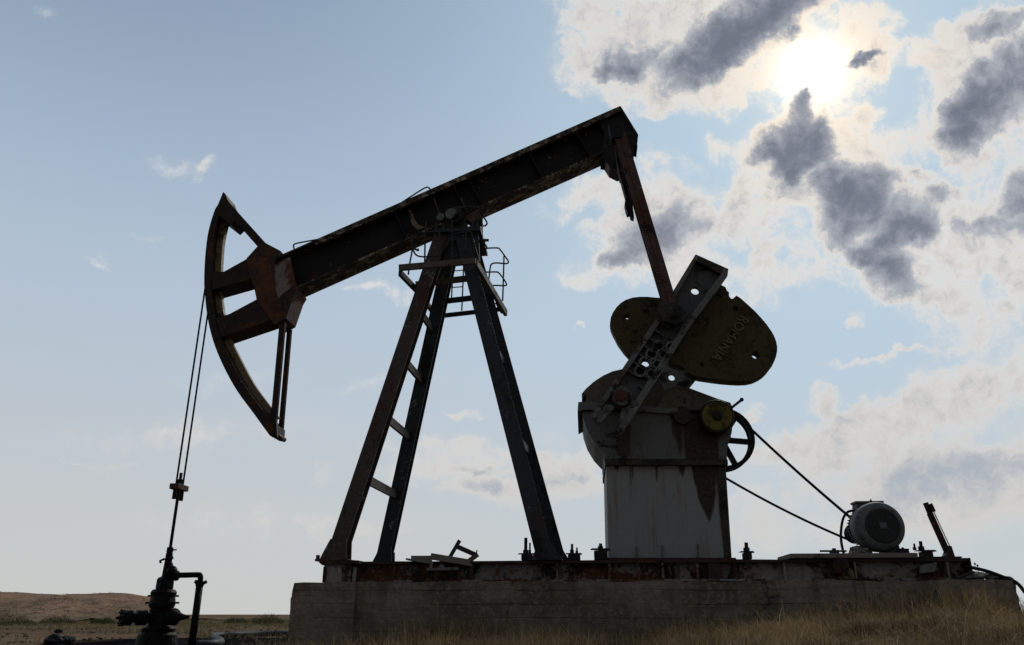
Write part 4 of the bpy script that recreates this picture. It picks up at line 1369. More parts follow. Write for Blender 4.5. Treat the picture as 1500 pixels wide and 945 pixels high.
    w2 = plate('counterweight', rw, [(1107, 520, 0.057), (1077.5, 452, 0.043), (1028, 533.5, 0.035)], 9.628, 9.82, M['weight'], PJ, bevel=0.012)
    # raised cast lettering
    fc = bpy.data.curves.new('lettering', 'FONT')
    fc.body = "ROMANIA"
    fc.align_x, fc.align_y = 'CENTER', 'CENTER'
    fc.extrude = 0.012
    fc.bevel_depth = 0.002
    fc.offset = 0.014
    a, b = U(1091, 465, 9.62), U(1047, 527, 9.62)
    d = (b - a); d.y = 0
    me = curve_mesh(fc)
    xs = [v.co.x for v in me.vertices]
    ys = [v.co.y for v in me.vertices]
    sx = d.length / (max(xs) - min(xs))
    sy = 0.125 / (max(ys) - min(ys))
    ex = d.normalized()
    ey = Vector((-ex.z, 0, ex.x))
    mid = (a + b) / 2
    for v in me.vertices:
        q = mid + ex * (v.co.x * sx) + ey * (v.co.y * sy)
        v.co = (q.x, 9.6275 - v.co.z * 1.0 - 0.008, q.z)
    bt = MB().mesh_from(me)
    bpy.data.meshes.remove(me)
    bt.build('raised_lettering', M['letter'], w2)
    # clamp bolts on the weights
    for px, py in ((1004, 545), (1056, 430), (930, 482), (944, 452), (927, 498)):
        p = U(px, py, 9.60)
        MB().cyl((p.x, 9.585, p.z), (p.x, 9.625, p.z), 0.03, 6).build('bolt', M['geardark'], w2 if px > 1000 else w1)
    # wrist pin
    c = U(985, 458, 9.3)
    wp = MB().lathe((c.x, 9.27, c.z), (0, 1, 0), [(0, 0.05), (0.01, 0.085), (0.05, 0.10), (0.055, 0.13), (0.16, 0.135), (0.255, 0.11)], 22).build('wrist_pin', M['geardark'], PJ)
    k = MB()
    for i in range(14):
        a = random.uniform(0, 6.28)
        q = Vector((c.x + 0.15 * math.cos(a), 9.40, c.z + 0.12 * math.sin(a)))
        k.sphere(q, random.uniform(0.025, 0.05), 1, (1.3, 0.7, 1), 0.5, i)
    k.build('grease_lump', M['geardark'], wp)
    # pitman arm, near side
    p, q = U(903.5, 186, 9.36), U(981, 447, 9.36)
    m = MB()
    m.ibeam(p, q, 0.165, 0.13, 0.02, (0, 1, 0))
    m.bar(p + Vector((0.03, -0.07, 0)), q + Vector((0.03, -0.07, 0)), 0.08, 0.014)
    pm = m.build('pitman_arm', M['pitman'], PJ)
    m = MB()
    m.pprism([(891.5, 181), (912.5, 178.5), (914, 190), (912, 200), (896, 202), (893, 190)], 9.27, 9.45)
    m.build('pitman_cap', M['beam'], pm)
    m = MB()
    m.pprism([(966, 442), (986, 440), (1000, 452), (1002, 470), (990, 476), (972, 470), (964, 455)], 9.29, 9.37)
    m.build('clevis', M['geardark'], pm)
    # equalizer cross bar and broken stub of the far pitman
    e = MB()
    e.bar(U(904, 192, 9.46), U(914, 262, 10.9), 0.15, 0.14, (0, 0, 1))
    e.build('equalizer', M['beam'], PJ)
    e = MB()
    e.pprism([(899, 200), (914, 205), (929, 318), (924, 316), (923, 311), (919, 312), (917, 306), (915, 297), (917, 290), (906, 250)], 9.47, 9.60)
    e.build('broken_guard', M['beam'], PJ)


cranks()


# ------------------------------------------------------------------ electric motor
def motor():
    c = U(1290.5, 770.5, 9.62)
    zt = Z_BT + 0.06
    root = thing('electric_motor', (c.x, c.y + 0.45, zt), "grey finned electric motor with rusty spot at right end of the base", 'motor')
    r = 0.278
    cv = MB()
    cv.lathe((c.x, 9.58, c.z), (0, 1, 0), [(0, 0.19), (0.004, 0.205), (0.012, 0.235), (0.035, 0.262), (0.07, r - 0.003), (0.10, r), (0.26, r), (0.262, r - 0.02)], 44)
    for f in cv.bm.faces:
        f.smooth = True
    fo = cv.build('fan_cover', M['motor'], root)
    g = MB()
    g.lathe((c.x + .006, 9.570, c.z), (0, 1, 0), [(0, 0.05), (0.0, 0.19), (0.009, 0.198)], 36)
    go = g.build('grille', M['motordark'], fo)
    g = MB()
    for rr in (0.085, 0.115, 0.145, 0.172):
        g.ring((c.x + .006, 9.562, c.z), (0, 1, 0), rr + 0.004, rr - 0.004, 0.0075, 36)
    for i in range(8):
        a = 2 * math.pi * i / 8
        g.bar((c.x + .006 + 0.05 * math.cos(a), 9.566, c.z + 0.05 * math.sin(a)), (c.x + .006 + 0.19 * math.cos(a), 9.566, c.z + 0.19 * math.sin(a)), 0.01, 0.006)
    g.build('grille_wire', M['motordark'], go)
    g = MB()
    g.box((c.x - 0.035, 9.556, c.z - 0.035), (c.x + 0.04, 9.5605, c.z + 0.035))
    g.build('name_plate', M['motor'], fo)
    p = U(1276, 744, 9.60)
    s = MB().sphere(U(1276.5, 744.5, 9.625), 0.032, 2, (1.3, 0.35, 0.8), 0.5, 3)
    s.build('rust_spot', M['rust'], fo)
    b = MB()
    b.cyl((c.x, 9.845, c.z + .01), (c.x, 10.08, c.z + .01), r - 0.075, 40)
    for i in range(44):
        a = 2 * math.pi * i / 44
        if -2.2 < a - 2 * math.pi < -0.94:
            continue
        b.bar((c.x + (r - 0.062) * math.cos(a), 9.85, c.z + .01 + (r - 0.062) * math.sin(a)), (c.x + (r - 0.062) * math.cos(a), 10.07, c.z + .01 + (r - 0.062) * math.sin(a)), 0.0075, 0.06,
              (math.cos(a), 0, math.sin(a)))
    b.build('finned_body', M['motorfin'], root)
    e = MB()
    e.lathe((c.x, 10.082, c.z + .01), (0, 1, 0), [(0, r - 0.06), (0.03, r - 0.06), (0.07, 0.12), (0.10, 0.07), (0.12, 0.03), (0.38, 0.03)], 32)
    e.build('end_shield', M['motor'], root)
    t = MB()
    a, b2 = U(1249, 736, 9.95), U(1291, 749, 9.95)
    t.hull([Vector((a.x, 9.86, b2.z - .08)), Vector((b2.x - .02, 9.86, b2.z - .08)), Vector((b2.x - .02, 10.06, b2.z - .08)), Vector((a.x, 10.06, b2.z - .08))],
           [Vector((a.x + .02, 9.88, a.z - .02)), Vector((b2.x, 9.88, a.z - .02)), Vector((b2.x, 10.04, a.z - .02)), Vector((a.x + .02, 10.04, a.z - .02))])
    t.box((a.x + .005, 9.865, a.z - 0.0195), (b2.x + .015, 10.055, a.z + 0.004))
    to = t.build('terminal_box', M['motorfin'], root)
    p = U(1276, 736, 10.0)
    MB().tube([p + Vector((0, 0, -.01)), p + Vector((0, 0, 0.035))], 0.012).build('eye_bolt', M['rail'], to)
    for (x0, x1, s) in ((1251, 1277, -1), (1297, 1319, 1)):
        f = MB()
        pa, pb = U(x0, 806, 9.72), U(x1, 806, 9.72)
        f.hull([Vector((pa.x, 9.70, zt)), Vector((pb.x, 9.70, zt)), Vector((pb.x, 10.0, zt)), Vector((pa.x, 10.0, zt))],
               [Vector((pa.x + .04, 9.74, zt + .10)), Vector((pb.x, 9.74, zt + .10)), Vector((pb.x, 9.96, zt + .10)), Vector((pa.x + .04, 9.96, zt + .10))])
        fo2 = f.build('foot', M['motorfin'], root)
        if s < 0:
            d = MB()
            for i in range(16):
                d.sphere((pa.x + random.uniform(-.03, .12), 9.68 + random.uniform(-.03, .03), zt + random.uniform(0.0, .07)), random.uniform(.02, .04), 1, (1, 1, .8), .5, i)
            d.build('caked_dirt', M['rock'], fo2)
    # pulley in the plane of the belt
    (sc, sr, (y0, y1)) = SHEAVE
    pc = (c.x, c.z)
    pl = MB()
    pl.lathe((c.x, 10.475, c.z), (0, 1, 0), [(-0.01, 0.05), (0.0, 0.12), (0.02, 0.12), (0.04, 0.105), (0.08, 0.105), (0.10, 0.12), (0.13, 0.12)], 28)
    pl.build('pulley', M['black'], root)
    return c


MC = motor()


def belt():
    sc, sr, (y0, y1) = SHEAVE
    a = Vector((sc.x, 0, sc.z)); b = Vector((MC.x, 0, MC.z))
    ra, rb = sr - 0.012, 0.112
    d = b - a
    L = d.length
    u = d / L
    v = Vector((-u.z, 0, u.x))
    k = math.asin((ra - rb) / L)
    root = thing('drive_belt', (0.5 * (a.x + b.x), 10.5, min(a.z, b.z) - 0.1), "pair of slack black V-belts between the spoked sheave and the motor", 'drive belt')
    for yc in (10.495, 10.527):
        pts = []
        a0 = math.pi / 2 - k                    # tangent angle measured from u
        def on(c, r, ang):
            return c + u * (r * math.cos(ang)) + v * (r * math.sin(ang))
        for i in range(9):                      # round the motor pulley
            pts.append(on(b, rb, a0 - 2 * a0 * i / 8))
        p, q = on(b, rb, -a0), on(a, ra, -a0)
        for i in range(1, 12):                  # lower strand with sag
            t = i / 12
            pts.append(p.lerp(q, t) + Vector((0, 0, -0.05 * 4 * t * (1 - t))))
        for i in range(21):
            ang = -a0 - (2 * math.pi - 2 * a0) * i / 20
            pts.append(on(a, ra, ang))
        p, q = on(a, ra, a0), on(b, rb, a0)
        for i in range(1, 12):
            t = i / 12
            pts.append(p.lerp(q, t) + Vector((0, 0, -0.03 * 4 * t * (1 - t))))
        bm = MB()
        n = len(pts)
        rings = []
        for i in range(n):
            tdir = (pts[(i + 1) % n] - pts[i - 1]).normalized()
            nn = Vector((-tdir.z, 0, tdir.x))
            P = Vector((pts[i].x, yc, pts[i].z))
            rings.append([bm.bm.verts.new(P + nn * e + Vector((0, w, 0))) for e, w in ((0.009, 0.015), (0.009, -0.015), (-0.010, -0.010), (-0.010, 0.010))])
        for i in range(n):
            r0, r1 = rings[i], rings[(i + 1) % n]
            for j in range(4):
                bm.face([r0[j], r0[(j + 1) % 4], r1[(j + 1) % 4], r1[j]])
        bm.build('belt', M['rubber'], root)


belt()


# ------------------------------------------------------------------ anchor clamps on the base
def anchor(pxc, wpx, y, label, bolts, wing=6, hpx=10):
    z0 = Z_BT + 0.006
    c = U(pxc, 815, y)
    s = 0.0081
    root = thing('anchor_clamp', (c.x, y, z0), label, 'clamp', 'bolted clamps standing on the base beam')
    w, h = wpx * s, hpx * s
    b = MB()
    b.box((c.x - w / 2, y - 0.06, z0), (c.x + w / 2, y + 0.07, z0 + h * 0.8))
    b.build('block', M['black'], root, bevel=0.006)
    b = MB()
    b.hull([Vector((c.x - w / 2 - wing * s, y - 0.05, z0 + h * .9)), Vector((c.x + w / 2 + wing * s * .9, y - 0.05, z0 + h * .82)), Vector((c.x + w / 2 + wing * s, y + 0.06, z0 + h * .82)), Vector((c.x - w / 2 - wing * s, y + 0.06, z0 + h * .9))],
           [Vector((c.x - w / 2 - wing * s * .6, y - 0.05, z0 + h)), Vector((c.x + w / 2 + wing * s * .5, y - 0.05, z0 + h)), Vector((c.x + w / 2 + wing * s * .5, y + 0.06, z0 + h)), Vector((c.x - w / 2 - wing * s * .6, y + 0.06, z0 + h))])
    b.build('washer_plate', M['black'], root)
    for (dx, bw, bh) in bolts:
        m = MB()
        x = c.x + dx * s
        m.cyl((x, y, z0 + h), (x + 0.004, y, z0 + h + bh * s), bw * s / 2 * 0.8, 8)
        m.cyl((x, y, z0 + h), (x, y, z0 + h + min(bh * 0.45, 5) * s), bw * s / 2 * 1.35, 6)
        m.build('bolt', M['black'], root)


anchor(772, 16, 9.60, "dark clamp with one tall bolt left of the right post legs", ((-2, 6, 22), (4, 3.2, 15)), 5)
anchor(841, 18, 9.62, "low dark clamp with two short bolts right of the post legs", ((-3, 4.5, 13), (4, 3, 8)), 3)
anchor(880, 19, 9.58, "bulky dark clamp with rounded bolt against the grey pedestal", ((0, 6, 7),), 5, 16)
anchor(1094.5, 11, 9.60, "star-shaped dark clamp alone right of the grey pedestal", ((0, 6.5, 12),), 5, 11)
anchor(1357, 14, 9.60, "dark clamp with stepped bolts between motor and leaning lever", ((-5, 6, 12), (-14, 3.5, 9)), 7, 11)
anchor(1324, 12, 9.62, "plain square dark clamp touching the right motor foot", ((0, 4, 2),), 0.5, 13)


# ------------------------------------------------------------------ small things on the base
def debris():
    y = 9.42
    root = thing('angle_iron_frame', U(640, 825, 9.5), "pale bent angle-iron frame lying on the base between the post legs", 'scrap')
    m = MB()
    m.hull([U(602, 814, y), U(602, 820, y), U(602, 820.5, y + .3), U(602, 814.5, y + .3)], [U(633, 814, y - .02), U(633, 824, y - .02), U(633, 824, y + .3), U(633, 814, y + .3)])
    m.bar(U(597, 819.5, y), U(632, 825, y - .02), 0.02, 0.16, (0, 1, 0))
    m.build('bent_angle', M['wood'], root)
    m = MB()
    m.bar(U(631, 815, y - .03), U(692, 825, y + .12), 0.055, 0.07, (0, 0, 1))
    m.bar(U(631, 814, y - .04), U(631, 833, y - .04), 0.03, 0.03)
    m.build('bent_angle', M['wood'], root)
    m = MB()
    m.bar(U(625, 834, y - .05), U(672, 833, y - .05), 0.03, 0.03)
    m.cyl(U(647, 831, y - .05), U(647, 831, y + .03), 0.035, 10)
    m.build('hanger_bar', M['gear'], root)
    y = 9.62
    root = thing('bracket_frame', U(680, 822, y), "dark small H-shaped steel frame tilted upright behind the pale angle iron", 'scrap')
    m = MB()
    m.bar(U(658, 818, y), U(673.5, 791.5, y), 0.038, 0.05)
    m.build('side_bar', M['leg'], root)
    m = MB()
    m.bar(U(670, 801, y), U(697, 813, y + .02), 0.055, 0.045)
    m.build('cross_bar', M['leg'], root)
    m = MB()
    m.bar(U(684, 824, y - .06), U(700, 812, y - .06), 0.05, 0.05)
    m.tube([U(697, 812, y - .03), U(699, 806, y - .03)], 0.008)
    m.build('side_bar', M['plat'], root)
    # jack screw left of motor
    root = thing('tension_screw', U(1222, 812, 9.6), "thin dark screw with a cross bar on the plate left of the motor", 'screw')
    m = MB()
    m.tube([U(1201, 807.3, 9.6), U(1240, 807.3, 9.6)], 0.011, 8)
    m.build('cross_bar', M['rail'], root)
    m = MB()
    p = U(1222, 807, 9.6)
    m.box((p.x - .045, 9.57, Z_BT + .06), (p.x + .045, 9.64, p.z + 0.008))
    m.cyl((p.x, 9.6, p.z), (p.x, 9.6, p.z + .028), 0.022, 6)
    m.build('nut_block', M['rail'], root)
    # leaning lever
    y = 9.62
    root = thing('clutch_lever', U(1390, 817, y), "rusty leaning hand lever with a pull rod at the right end of the base", 'lever')
    m = MB()
    m.bar(U(1362, 752, y), U(1389, 812, y), 0.062, 0.035)
    m.bar(U(1355.5, 736.5, y), U(1363, 754, y), 0.047, 0.04)
    m.build('lever_arm', M['head'], root)
    m = MB()
    m.bar(U(1362.5, 738, y - .05), U(1368, 750, y - .05), 0.038, 0.03)
    m.build('grip', M['basetop'], root)
    m = MB()
    m.tube([U(1368, 750, y - .05), U(1392, 802, y - .05)], 0.006)
    m.build('pull_rod', M['rail'], root)
    m = MB()
    m.pprism([(1384, 818), (1388, 808), (1391, 799), (1394, 800), (1400, 818)], y - .06, y + .05)
    m.pprism([(1376, 818), (1386, 811), (1390, 813), (1390, 818)], y - .02, y + .02)
    m.build('quadrant', M['basetop'], root)
    # lumps of broken concrete
    rk = [(1430, 846.5, 12.5, 5.8, "large flat concrete lump against the end of the base beam"), (1453, 847.5, 10.0, 5.6, "round concrete lump in the middle of the three by the cable"),
          (1472, 849, 9, 3, "low flat concrete lump under the drooping cable")]
    for i, (px, py, rx, rz, lab) in enumerate(rk):
        p = U(px, py, 9.5)
        b = MB().sphere((p.x, 9.5, Z_CT + rz * 0.0075), 0.0081, 3, (rx, 12, rz), 0.35, i * 3.3)
        tag(b.build('broken_concrete', M['rock']), lab, 'rubble', 'lumps of concrete on the foundation')
    b = MB()
    b.bar(U(1392, 851, 9.36), U(1425, 838, 9.36), 0.10, 0.022, (0.4, 0, 1))
    tag(b.build('steel_offcut', M['basetop']), "dark flat steel offcut leaning against the base beam end", 'scrap')
    # cables
    c = MB().tube(smooth_path([U(1405, 828, 9.66), U(1421, 831, 9.5), U(1445, 836.5, 9.42), U(1470, 845.5, 9.34), U(1488, 853, 9.24), U(1500, 866, 9.18), U(1512, 885, 9.15), U(1522, 915, 9.15)], 6), 0.019, 10)
    tag(c.build('power_cable', M['rubber']), "thick black cable drooping off the right end of the foundation", 'cable')
    c = MB().tube(smooth_path([U(1252, 748, 9.95), U(1242, 750, 9.92), U(1235, 760, 9.88), U(1232, 778, 9.8), U(1232.5, 795, 9.72), U(1236, 811, 9.68)], 6), 0.015, 10)
    tag(c.build('motor_cable', M['rubber']), "black cable looping from the motor terminal box down to the base", 'cable')


debris()


# ------------------------------------------------------------------ bridle, rod and wellhead
def well():
    xw = U(299, 411, YN).x - 0.012
    wz_top = U(299, 411, YN).z
    Zc = U(265, 714, YM).z
    br = thing('bridle', (xw, YM, Zc - 0.1), "pair of thin steel ropes hanging from the horse head with a rusty carrier bar", 'cable')
    for dy in (-0.095, 0.095):
        arc = [(305, 340), (300.5, 376)]
        pts = [U(x, y, YN) for x, y in arc]
        pts = [Vector((p.x - 0.008, YM + dy, p.z)) for p in pts]
        pts += [Vector((xw, YM + dy, wz_top)), Vector((xw, YM + dy, Zc - 0.14))]
        rp = MB().tube(pts, 0.0135, 8).build('wire_rope', M['rope'], br)
        MB().cyl((xw, YM + dy, Zc - 0.17), (xw, YM + dy, Zc - 0.05), 0.03, 10).build('rope_socket', M['black'], rp)
    m = MB()
    m.box((xw - 0.065, YM - 0.15, Zc - 0.04), (xw + 0.065, YM + 0.15, Zc + 0.035))
    m.build('carrier_bar', M['rust'], br, bevel=0.006)
    rod = MB()
    zt = U(253, 803, YM).z
    rod.cyl((xw, YM, zt - 0.1), (xw, YM, Zc + 0.20), 0.021, 12)
    rod.cyl((xw, YM, Zc + 0.036), (xw, YM, Zc + 0.11), 0.035, 8)
    tag(rod.build('polished_rod', M['rope']), "straight dark pump rod between the carrier bar and the wellhead", 'rod')
    # wellhead tree
    root = thing('wellhead', (xw, YM, 0), "oil-black wellhead tree with side valves under the rods", 'wellhead')
    def z(py):
        return U(250, py, YM).z
    def st(name, prof, n=24, mt='well', p=None):
        b = MB().lathe((xw, YM, 0), (0, 0, 1), [(z(py), r * 0.0089) for py, r in reversed(prof)], n)
        return b.build(name, M[mt], p or root)
    sb = st('stuffing_box', [(801.5, 3.2), (802, 4.6), (809, 4.8), (809.5, 4.2), (811, 5), (822, 5.2), (843, 6.2), (846, 6.5)])
    MB().tube([Vector((xw, YM - .03, z(806))), Vector((xw + 0.115, YM - .05, z(806)))], 0.010, 8).build('gland_handle', M['well'], sb)
    bn = st('bonnet', [(844.5, 7), (847, 11.5), (849, 12.5), (862, 13), (864, 11)], 8)
    bp = st('preventer', [(863, 12), (864, 16), (868, 18.5), (875, 17), (884, 18.8), (889, 17.5), (892, 14)], 24)
    for dx, py in ((-1, 873), (-1, 883), (1, 873), (1, 883)):
        for k in range(2):
            p = Vector((xw + dx * 0.14, YM - 0.05 + 0.1 * k, z(py)))
            MB().tube([p, p + Vector((dx * (0.045 + 0.02 * (py > 880)), 0, 0))], 0.013, 6).build('stud', M['well'], bp)
    st('spool', [(891.5, 14), (893, 16.5), (897, 15.5), (915, 15.5), (919, 19)], 24)
    cs = st('casing_head', [(918, 18), (919, 22), (921, 24), (926, 23), (930, 27), (940, 28), (947, 28.5), (1000, 28)], 24)
    # side valves to the left, turned towards the camera
    d = Vector((-0.72, -0.69, 0)).normalized()
    zc = z(905)
    b = MB().lathe(Vector((xw, YM, zc)), d, [(0.05, 0.085), (0.135, 0.085), (0.14, 0.058), (0.165, 0.058), (0.17, 0.088), (0.195, 0.097), (0.21, 0.090), (0.25, 0.090), (0.26, 0.097), (0.295, 0.093), (0.30, 0.060)], 22)
    v1 = b.build('side_valve', M['well'], root)
    b = MB().lathe(Vector((xw, YM, zc)), d, [(0.302, 0.058), (0.345, 0.058), (0.35, 0.090), (0.375, 0.099), (0.39, 0.092), (0.43, 0.092), (0.44, 0.100), (0.475, 0.098), (0.48, 0.082), (0.468, 0.07), (0.473, 0.03), (0.54, 0.014)], 22)
    v2 = b.build('blind_cap', M['well'], root)
    for i in range(8):
        a = 2 * math.pi * i / 8
        o = Vector((-d.y, d.x, 0)) * (0.09 * math.cos(a)) + Vector((0, 0, 0.09 * math.sin(a)))
        c = Vector((xw, YM, zc)) + o
        MB().cyl(c + d * 0.478, c + d * 0.50, 0.013, 6).build('bolt', M['well'], v2)
    d2 = Vector((0.96, -0.28, 0)).normalized()
    b = MB().lathe(Vector((xw, YM, z(904))), d2, [(0.05, 0.07), (0.15, 0.075), (0.16, 0.10), (0.25, 0.105), (0.26, 0.07), (0.30, 0.055), (0.40, 0.03), (0.47, 0.02)], 20)
    b.build('side_valve', M['well'], root)
    # flow tee, pipe and union down to the flow line
    b = MB()
    tee = Vector((xw + 0.10, YM - 0.02, z(841)))
    b.sphere((xw + 0.085, YM - .03, z(838)), 0.075, 2, (1, 1, 1.1), 0.15, 2)
    b.sphere((xw + 0.15, YM - .03, z(843.5)), 0.065, 2, (0.9, 1, 1.05), 0.1, 5)
    b.tube([Vector((xw + .03, YM, z(826))), Vector((xw + .075, YM - .02, z(834)))], 0.035, 10)
    b.cyl((xw + .075, YM - .03, z(836)), (xw + .10, YM - .03, z(829.5)), 0.04, 12)
    b.build('check_valve', M['well'], root)
    b = MB()
    p1 = Vector((U(296, 842, YM).x, YM - .03, z(842.5)))
    b.tube(smooth_path([Vector((xw + .15, YM - .03, z(843))), p1 + Vector((-0.05, 0, 0)), p1 + Vector((-.012, 0, -.01)), p1 + Vector((0, 0, -0.05)), Vector((p1.x, YM - .03, z(856)))], 5), 0.036, 12)
    b.build('flow_pipe', M['well'], root)
    b = MB()
    b.cyl((p1.x, YM - .03, z(859)), (p1.x, YM - .03, z(852)), 0.056, 8)
    for i in range(3):
        a = 2 * math.pi * i / 3 + 0.2
        b.bar((p1.x + .04 * math.cos(a), YM - .03 + .04 * math.sin(a), z(855)), (p1.x + .085 * math.cos(a), YM - .03 + .085 * math.sin(a), z(852)), 0.03, 0.04, (0, 0, 1))
    b.build('hammer_union', M['well'], root)
    b = MB()
    b.cyl((p1.x, YM - .03, -0.05), (p1.x, YM - .03, z(858)), 0.046, 14)
    b.build('flow_pipe', M['well'], root)
    # small loop of wire tied to the box
    b = MB().tube(smooth_path([Vector((xw + .03, YM - .05, z(822))), Vector((xw + .07, YM - .06, z(816))), Vector((xw + .085, YM - .05, z(818))), Vector((xw + .06, YM - .05, z(821)))], 5), 0.008, 6)
    b.tube([Vector((xw - .03, YM - .05, z(819))), Vector((xw - .085, YM - .06, z(822))), Vector((xw - .07, YM - .06, z(825)))], 0.016, 6)
    b.build('tied_wire', M['well'], root)
    # flow line on the ground
    c = MB().tube(smooth_path([Vector((p1.x + .02, YM, 0.03)), Vector((p1.x + .08, 11.2, 0.045)), G(312, 931.5, 0.05), G(345, 929.5, 0.055), G(385, 928.3, 0.055), G(440, 928, 0.05), G(520, 926, 0.05)], 5), 0.052, 12)
    tag(c.build('flow_line', M['leg']), "grey pipe lying on the oily ground right of the wellhead", 'pipe')
    # pool of crude oil
    pts = []
    cx, cy = G(335, 942).x, 12.7
    for i in range(48):
        a = 2 * math.pi * i / 48
        r = 1 + 0.22 * noise.noise(Vector((math.cos(a) * 2, math.sin(a) * 2, 0.4))) + 0.08 * math.sin(7 * a)
        pts.append((cx + 1.35 * r * math.cos(a), cy + 2.1 * r * math.sin(a)))
    bm = bmesh.new()
    N = 110
    def inside(x, y):
        a = math.atan2((y - cy) / 2.1, (x - cx) / 1.35)
        q = math.hypot((x - cx) / 1.35, (y - cy) / 2.1)
        return q / (1 + 0.22 * noise.noise(Vector((math.cos(a) * 2, math.sin(a) * 2, 0.4))) + 0.08 * math.sin(7 * a))
    V = {}
    for i in range(N + 1):
        for j in range(N + 1):
            x, y = cx + 1.8 * (2 * i / N - 1), cy + 2.8 * (2 * j / N - 1)
            q = inside(x, y)
            if q < 1.12:
                zz = ground_z(x, y) + 0.010 + 0.075 * abs(noise.noise(Vector((x * 4.5, y * 3.2, 2)))) + 0.035 * noise.noise(Vector((x * 11, y * 8, 5))) - max(0, q - 0.85) * 0.35
                V[i, j] = bm.verts.new((x, y, zz))
    for i in range(N):
        for j in range(N):
            ks = [(i, j), (i + 1, j), (i + 1, j + 1), (i, j + 1)]
            if all(kk in V for kk in ks):
                bm.faces.new([V[kk] for kk in ks]).smooth = True
    me = bpy.data.meshes.new('oil_pool')
    bm.to_mesh(me); bm.free()
    me.materials.append(M['oil'])
    o = bpy.data.objects.new('oil_pool', me)
    COL.objects.link(o)
    tag(o, "shiny black pool of crude oil round the wellhead", None, kind='structure')
    # tar lumps
    p = G(110, 947)
    b = MB().sphere((p.x, 10.4, 0.06), 0.15, 3, (1.15, 1, 0.62), 0.55, 1.2)
    b.sphere((p.x + 0.12, 10.38, 0.09), 0.05, 2, (1.4, 1, 0.8), 0.6, 4)
    tag(b.build('tar_lump', M['well']), "large black tar lump at the bottom edge left of the wellhead", 'tar lump', 'tar lumps on the soil')
    p = G(85, 928.5)
    b = MB().sphere((p.x, p.y, 0.05), 0.10, 2, (0.9, 0.8, 0.5), 0.5, 8)
    tag(b.build('tar_lump', M['well']), "small black tar lump farther off on the bare track", 'tar lump', 'tar lumps on the soil')
    p = G(652, 960, 0.25)
    b = MB().sphere((U(651, 944, 7.6).x, 7.6, U(651, 944, 7.6).z - 0.03), 0.06, 2, (1.2, 0.8, 0.45), 0.5, 5)
    tag(b.build('tar_lump', M['black']), "flat black scrap lump half hidden in the straw grass", 'tar lump', 'tar lumps on the soil')


well()


# ------------------------------------------------------------------ vegetation
def blades(name, mat, items, label, kind='stuff', segs=3):
    vs, fs = [], []
    for (x, y, z, h, w, az, lean, curl) in items:
        i0 = len(vs)
        ca, sa = math.cos(az), math.sin(az)
        for s in range(segs + 1):
            t = s / segs
            off = lean * t + curl * t * t
            px, py, pz = x + ca * off * h, y + sa * off * h, z + h * t * (1 - 0.25 * min(1, abs(curl)) * t)
            ww = w * (1 - t) ** 0.7 * 0.5
            if s == segs:
                vs.append((px, py, pz))
            else:
                vs.append((px - sa * ww, py + ca * ww, pz))
                vs.append((px + sa * ww, py - ca * ww, pz))
        for s in range(segs - 1):
            a = i0 + 2 * s
            fs.append((a, a + 1, a + 3, a + 2))
        a = i0 + 2 * (segs - 1)
        fs.append((a, a + 1, a + 2))
    me = bpy.data.meshes.new(name)
    me.from_pydata(vs, [], fs)
    me.materials.append(mat)
    o = bpy.data.objects.new(name, me)
    COL.objects.link(o)
    if kind:
        tag(o, label, None, kind=kind)
    return o


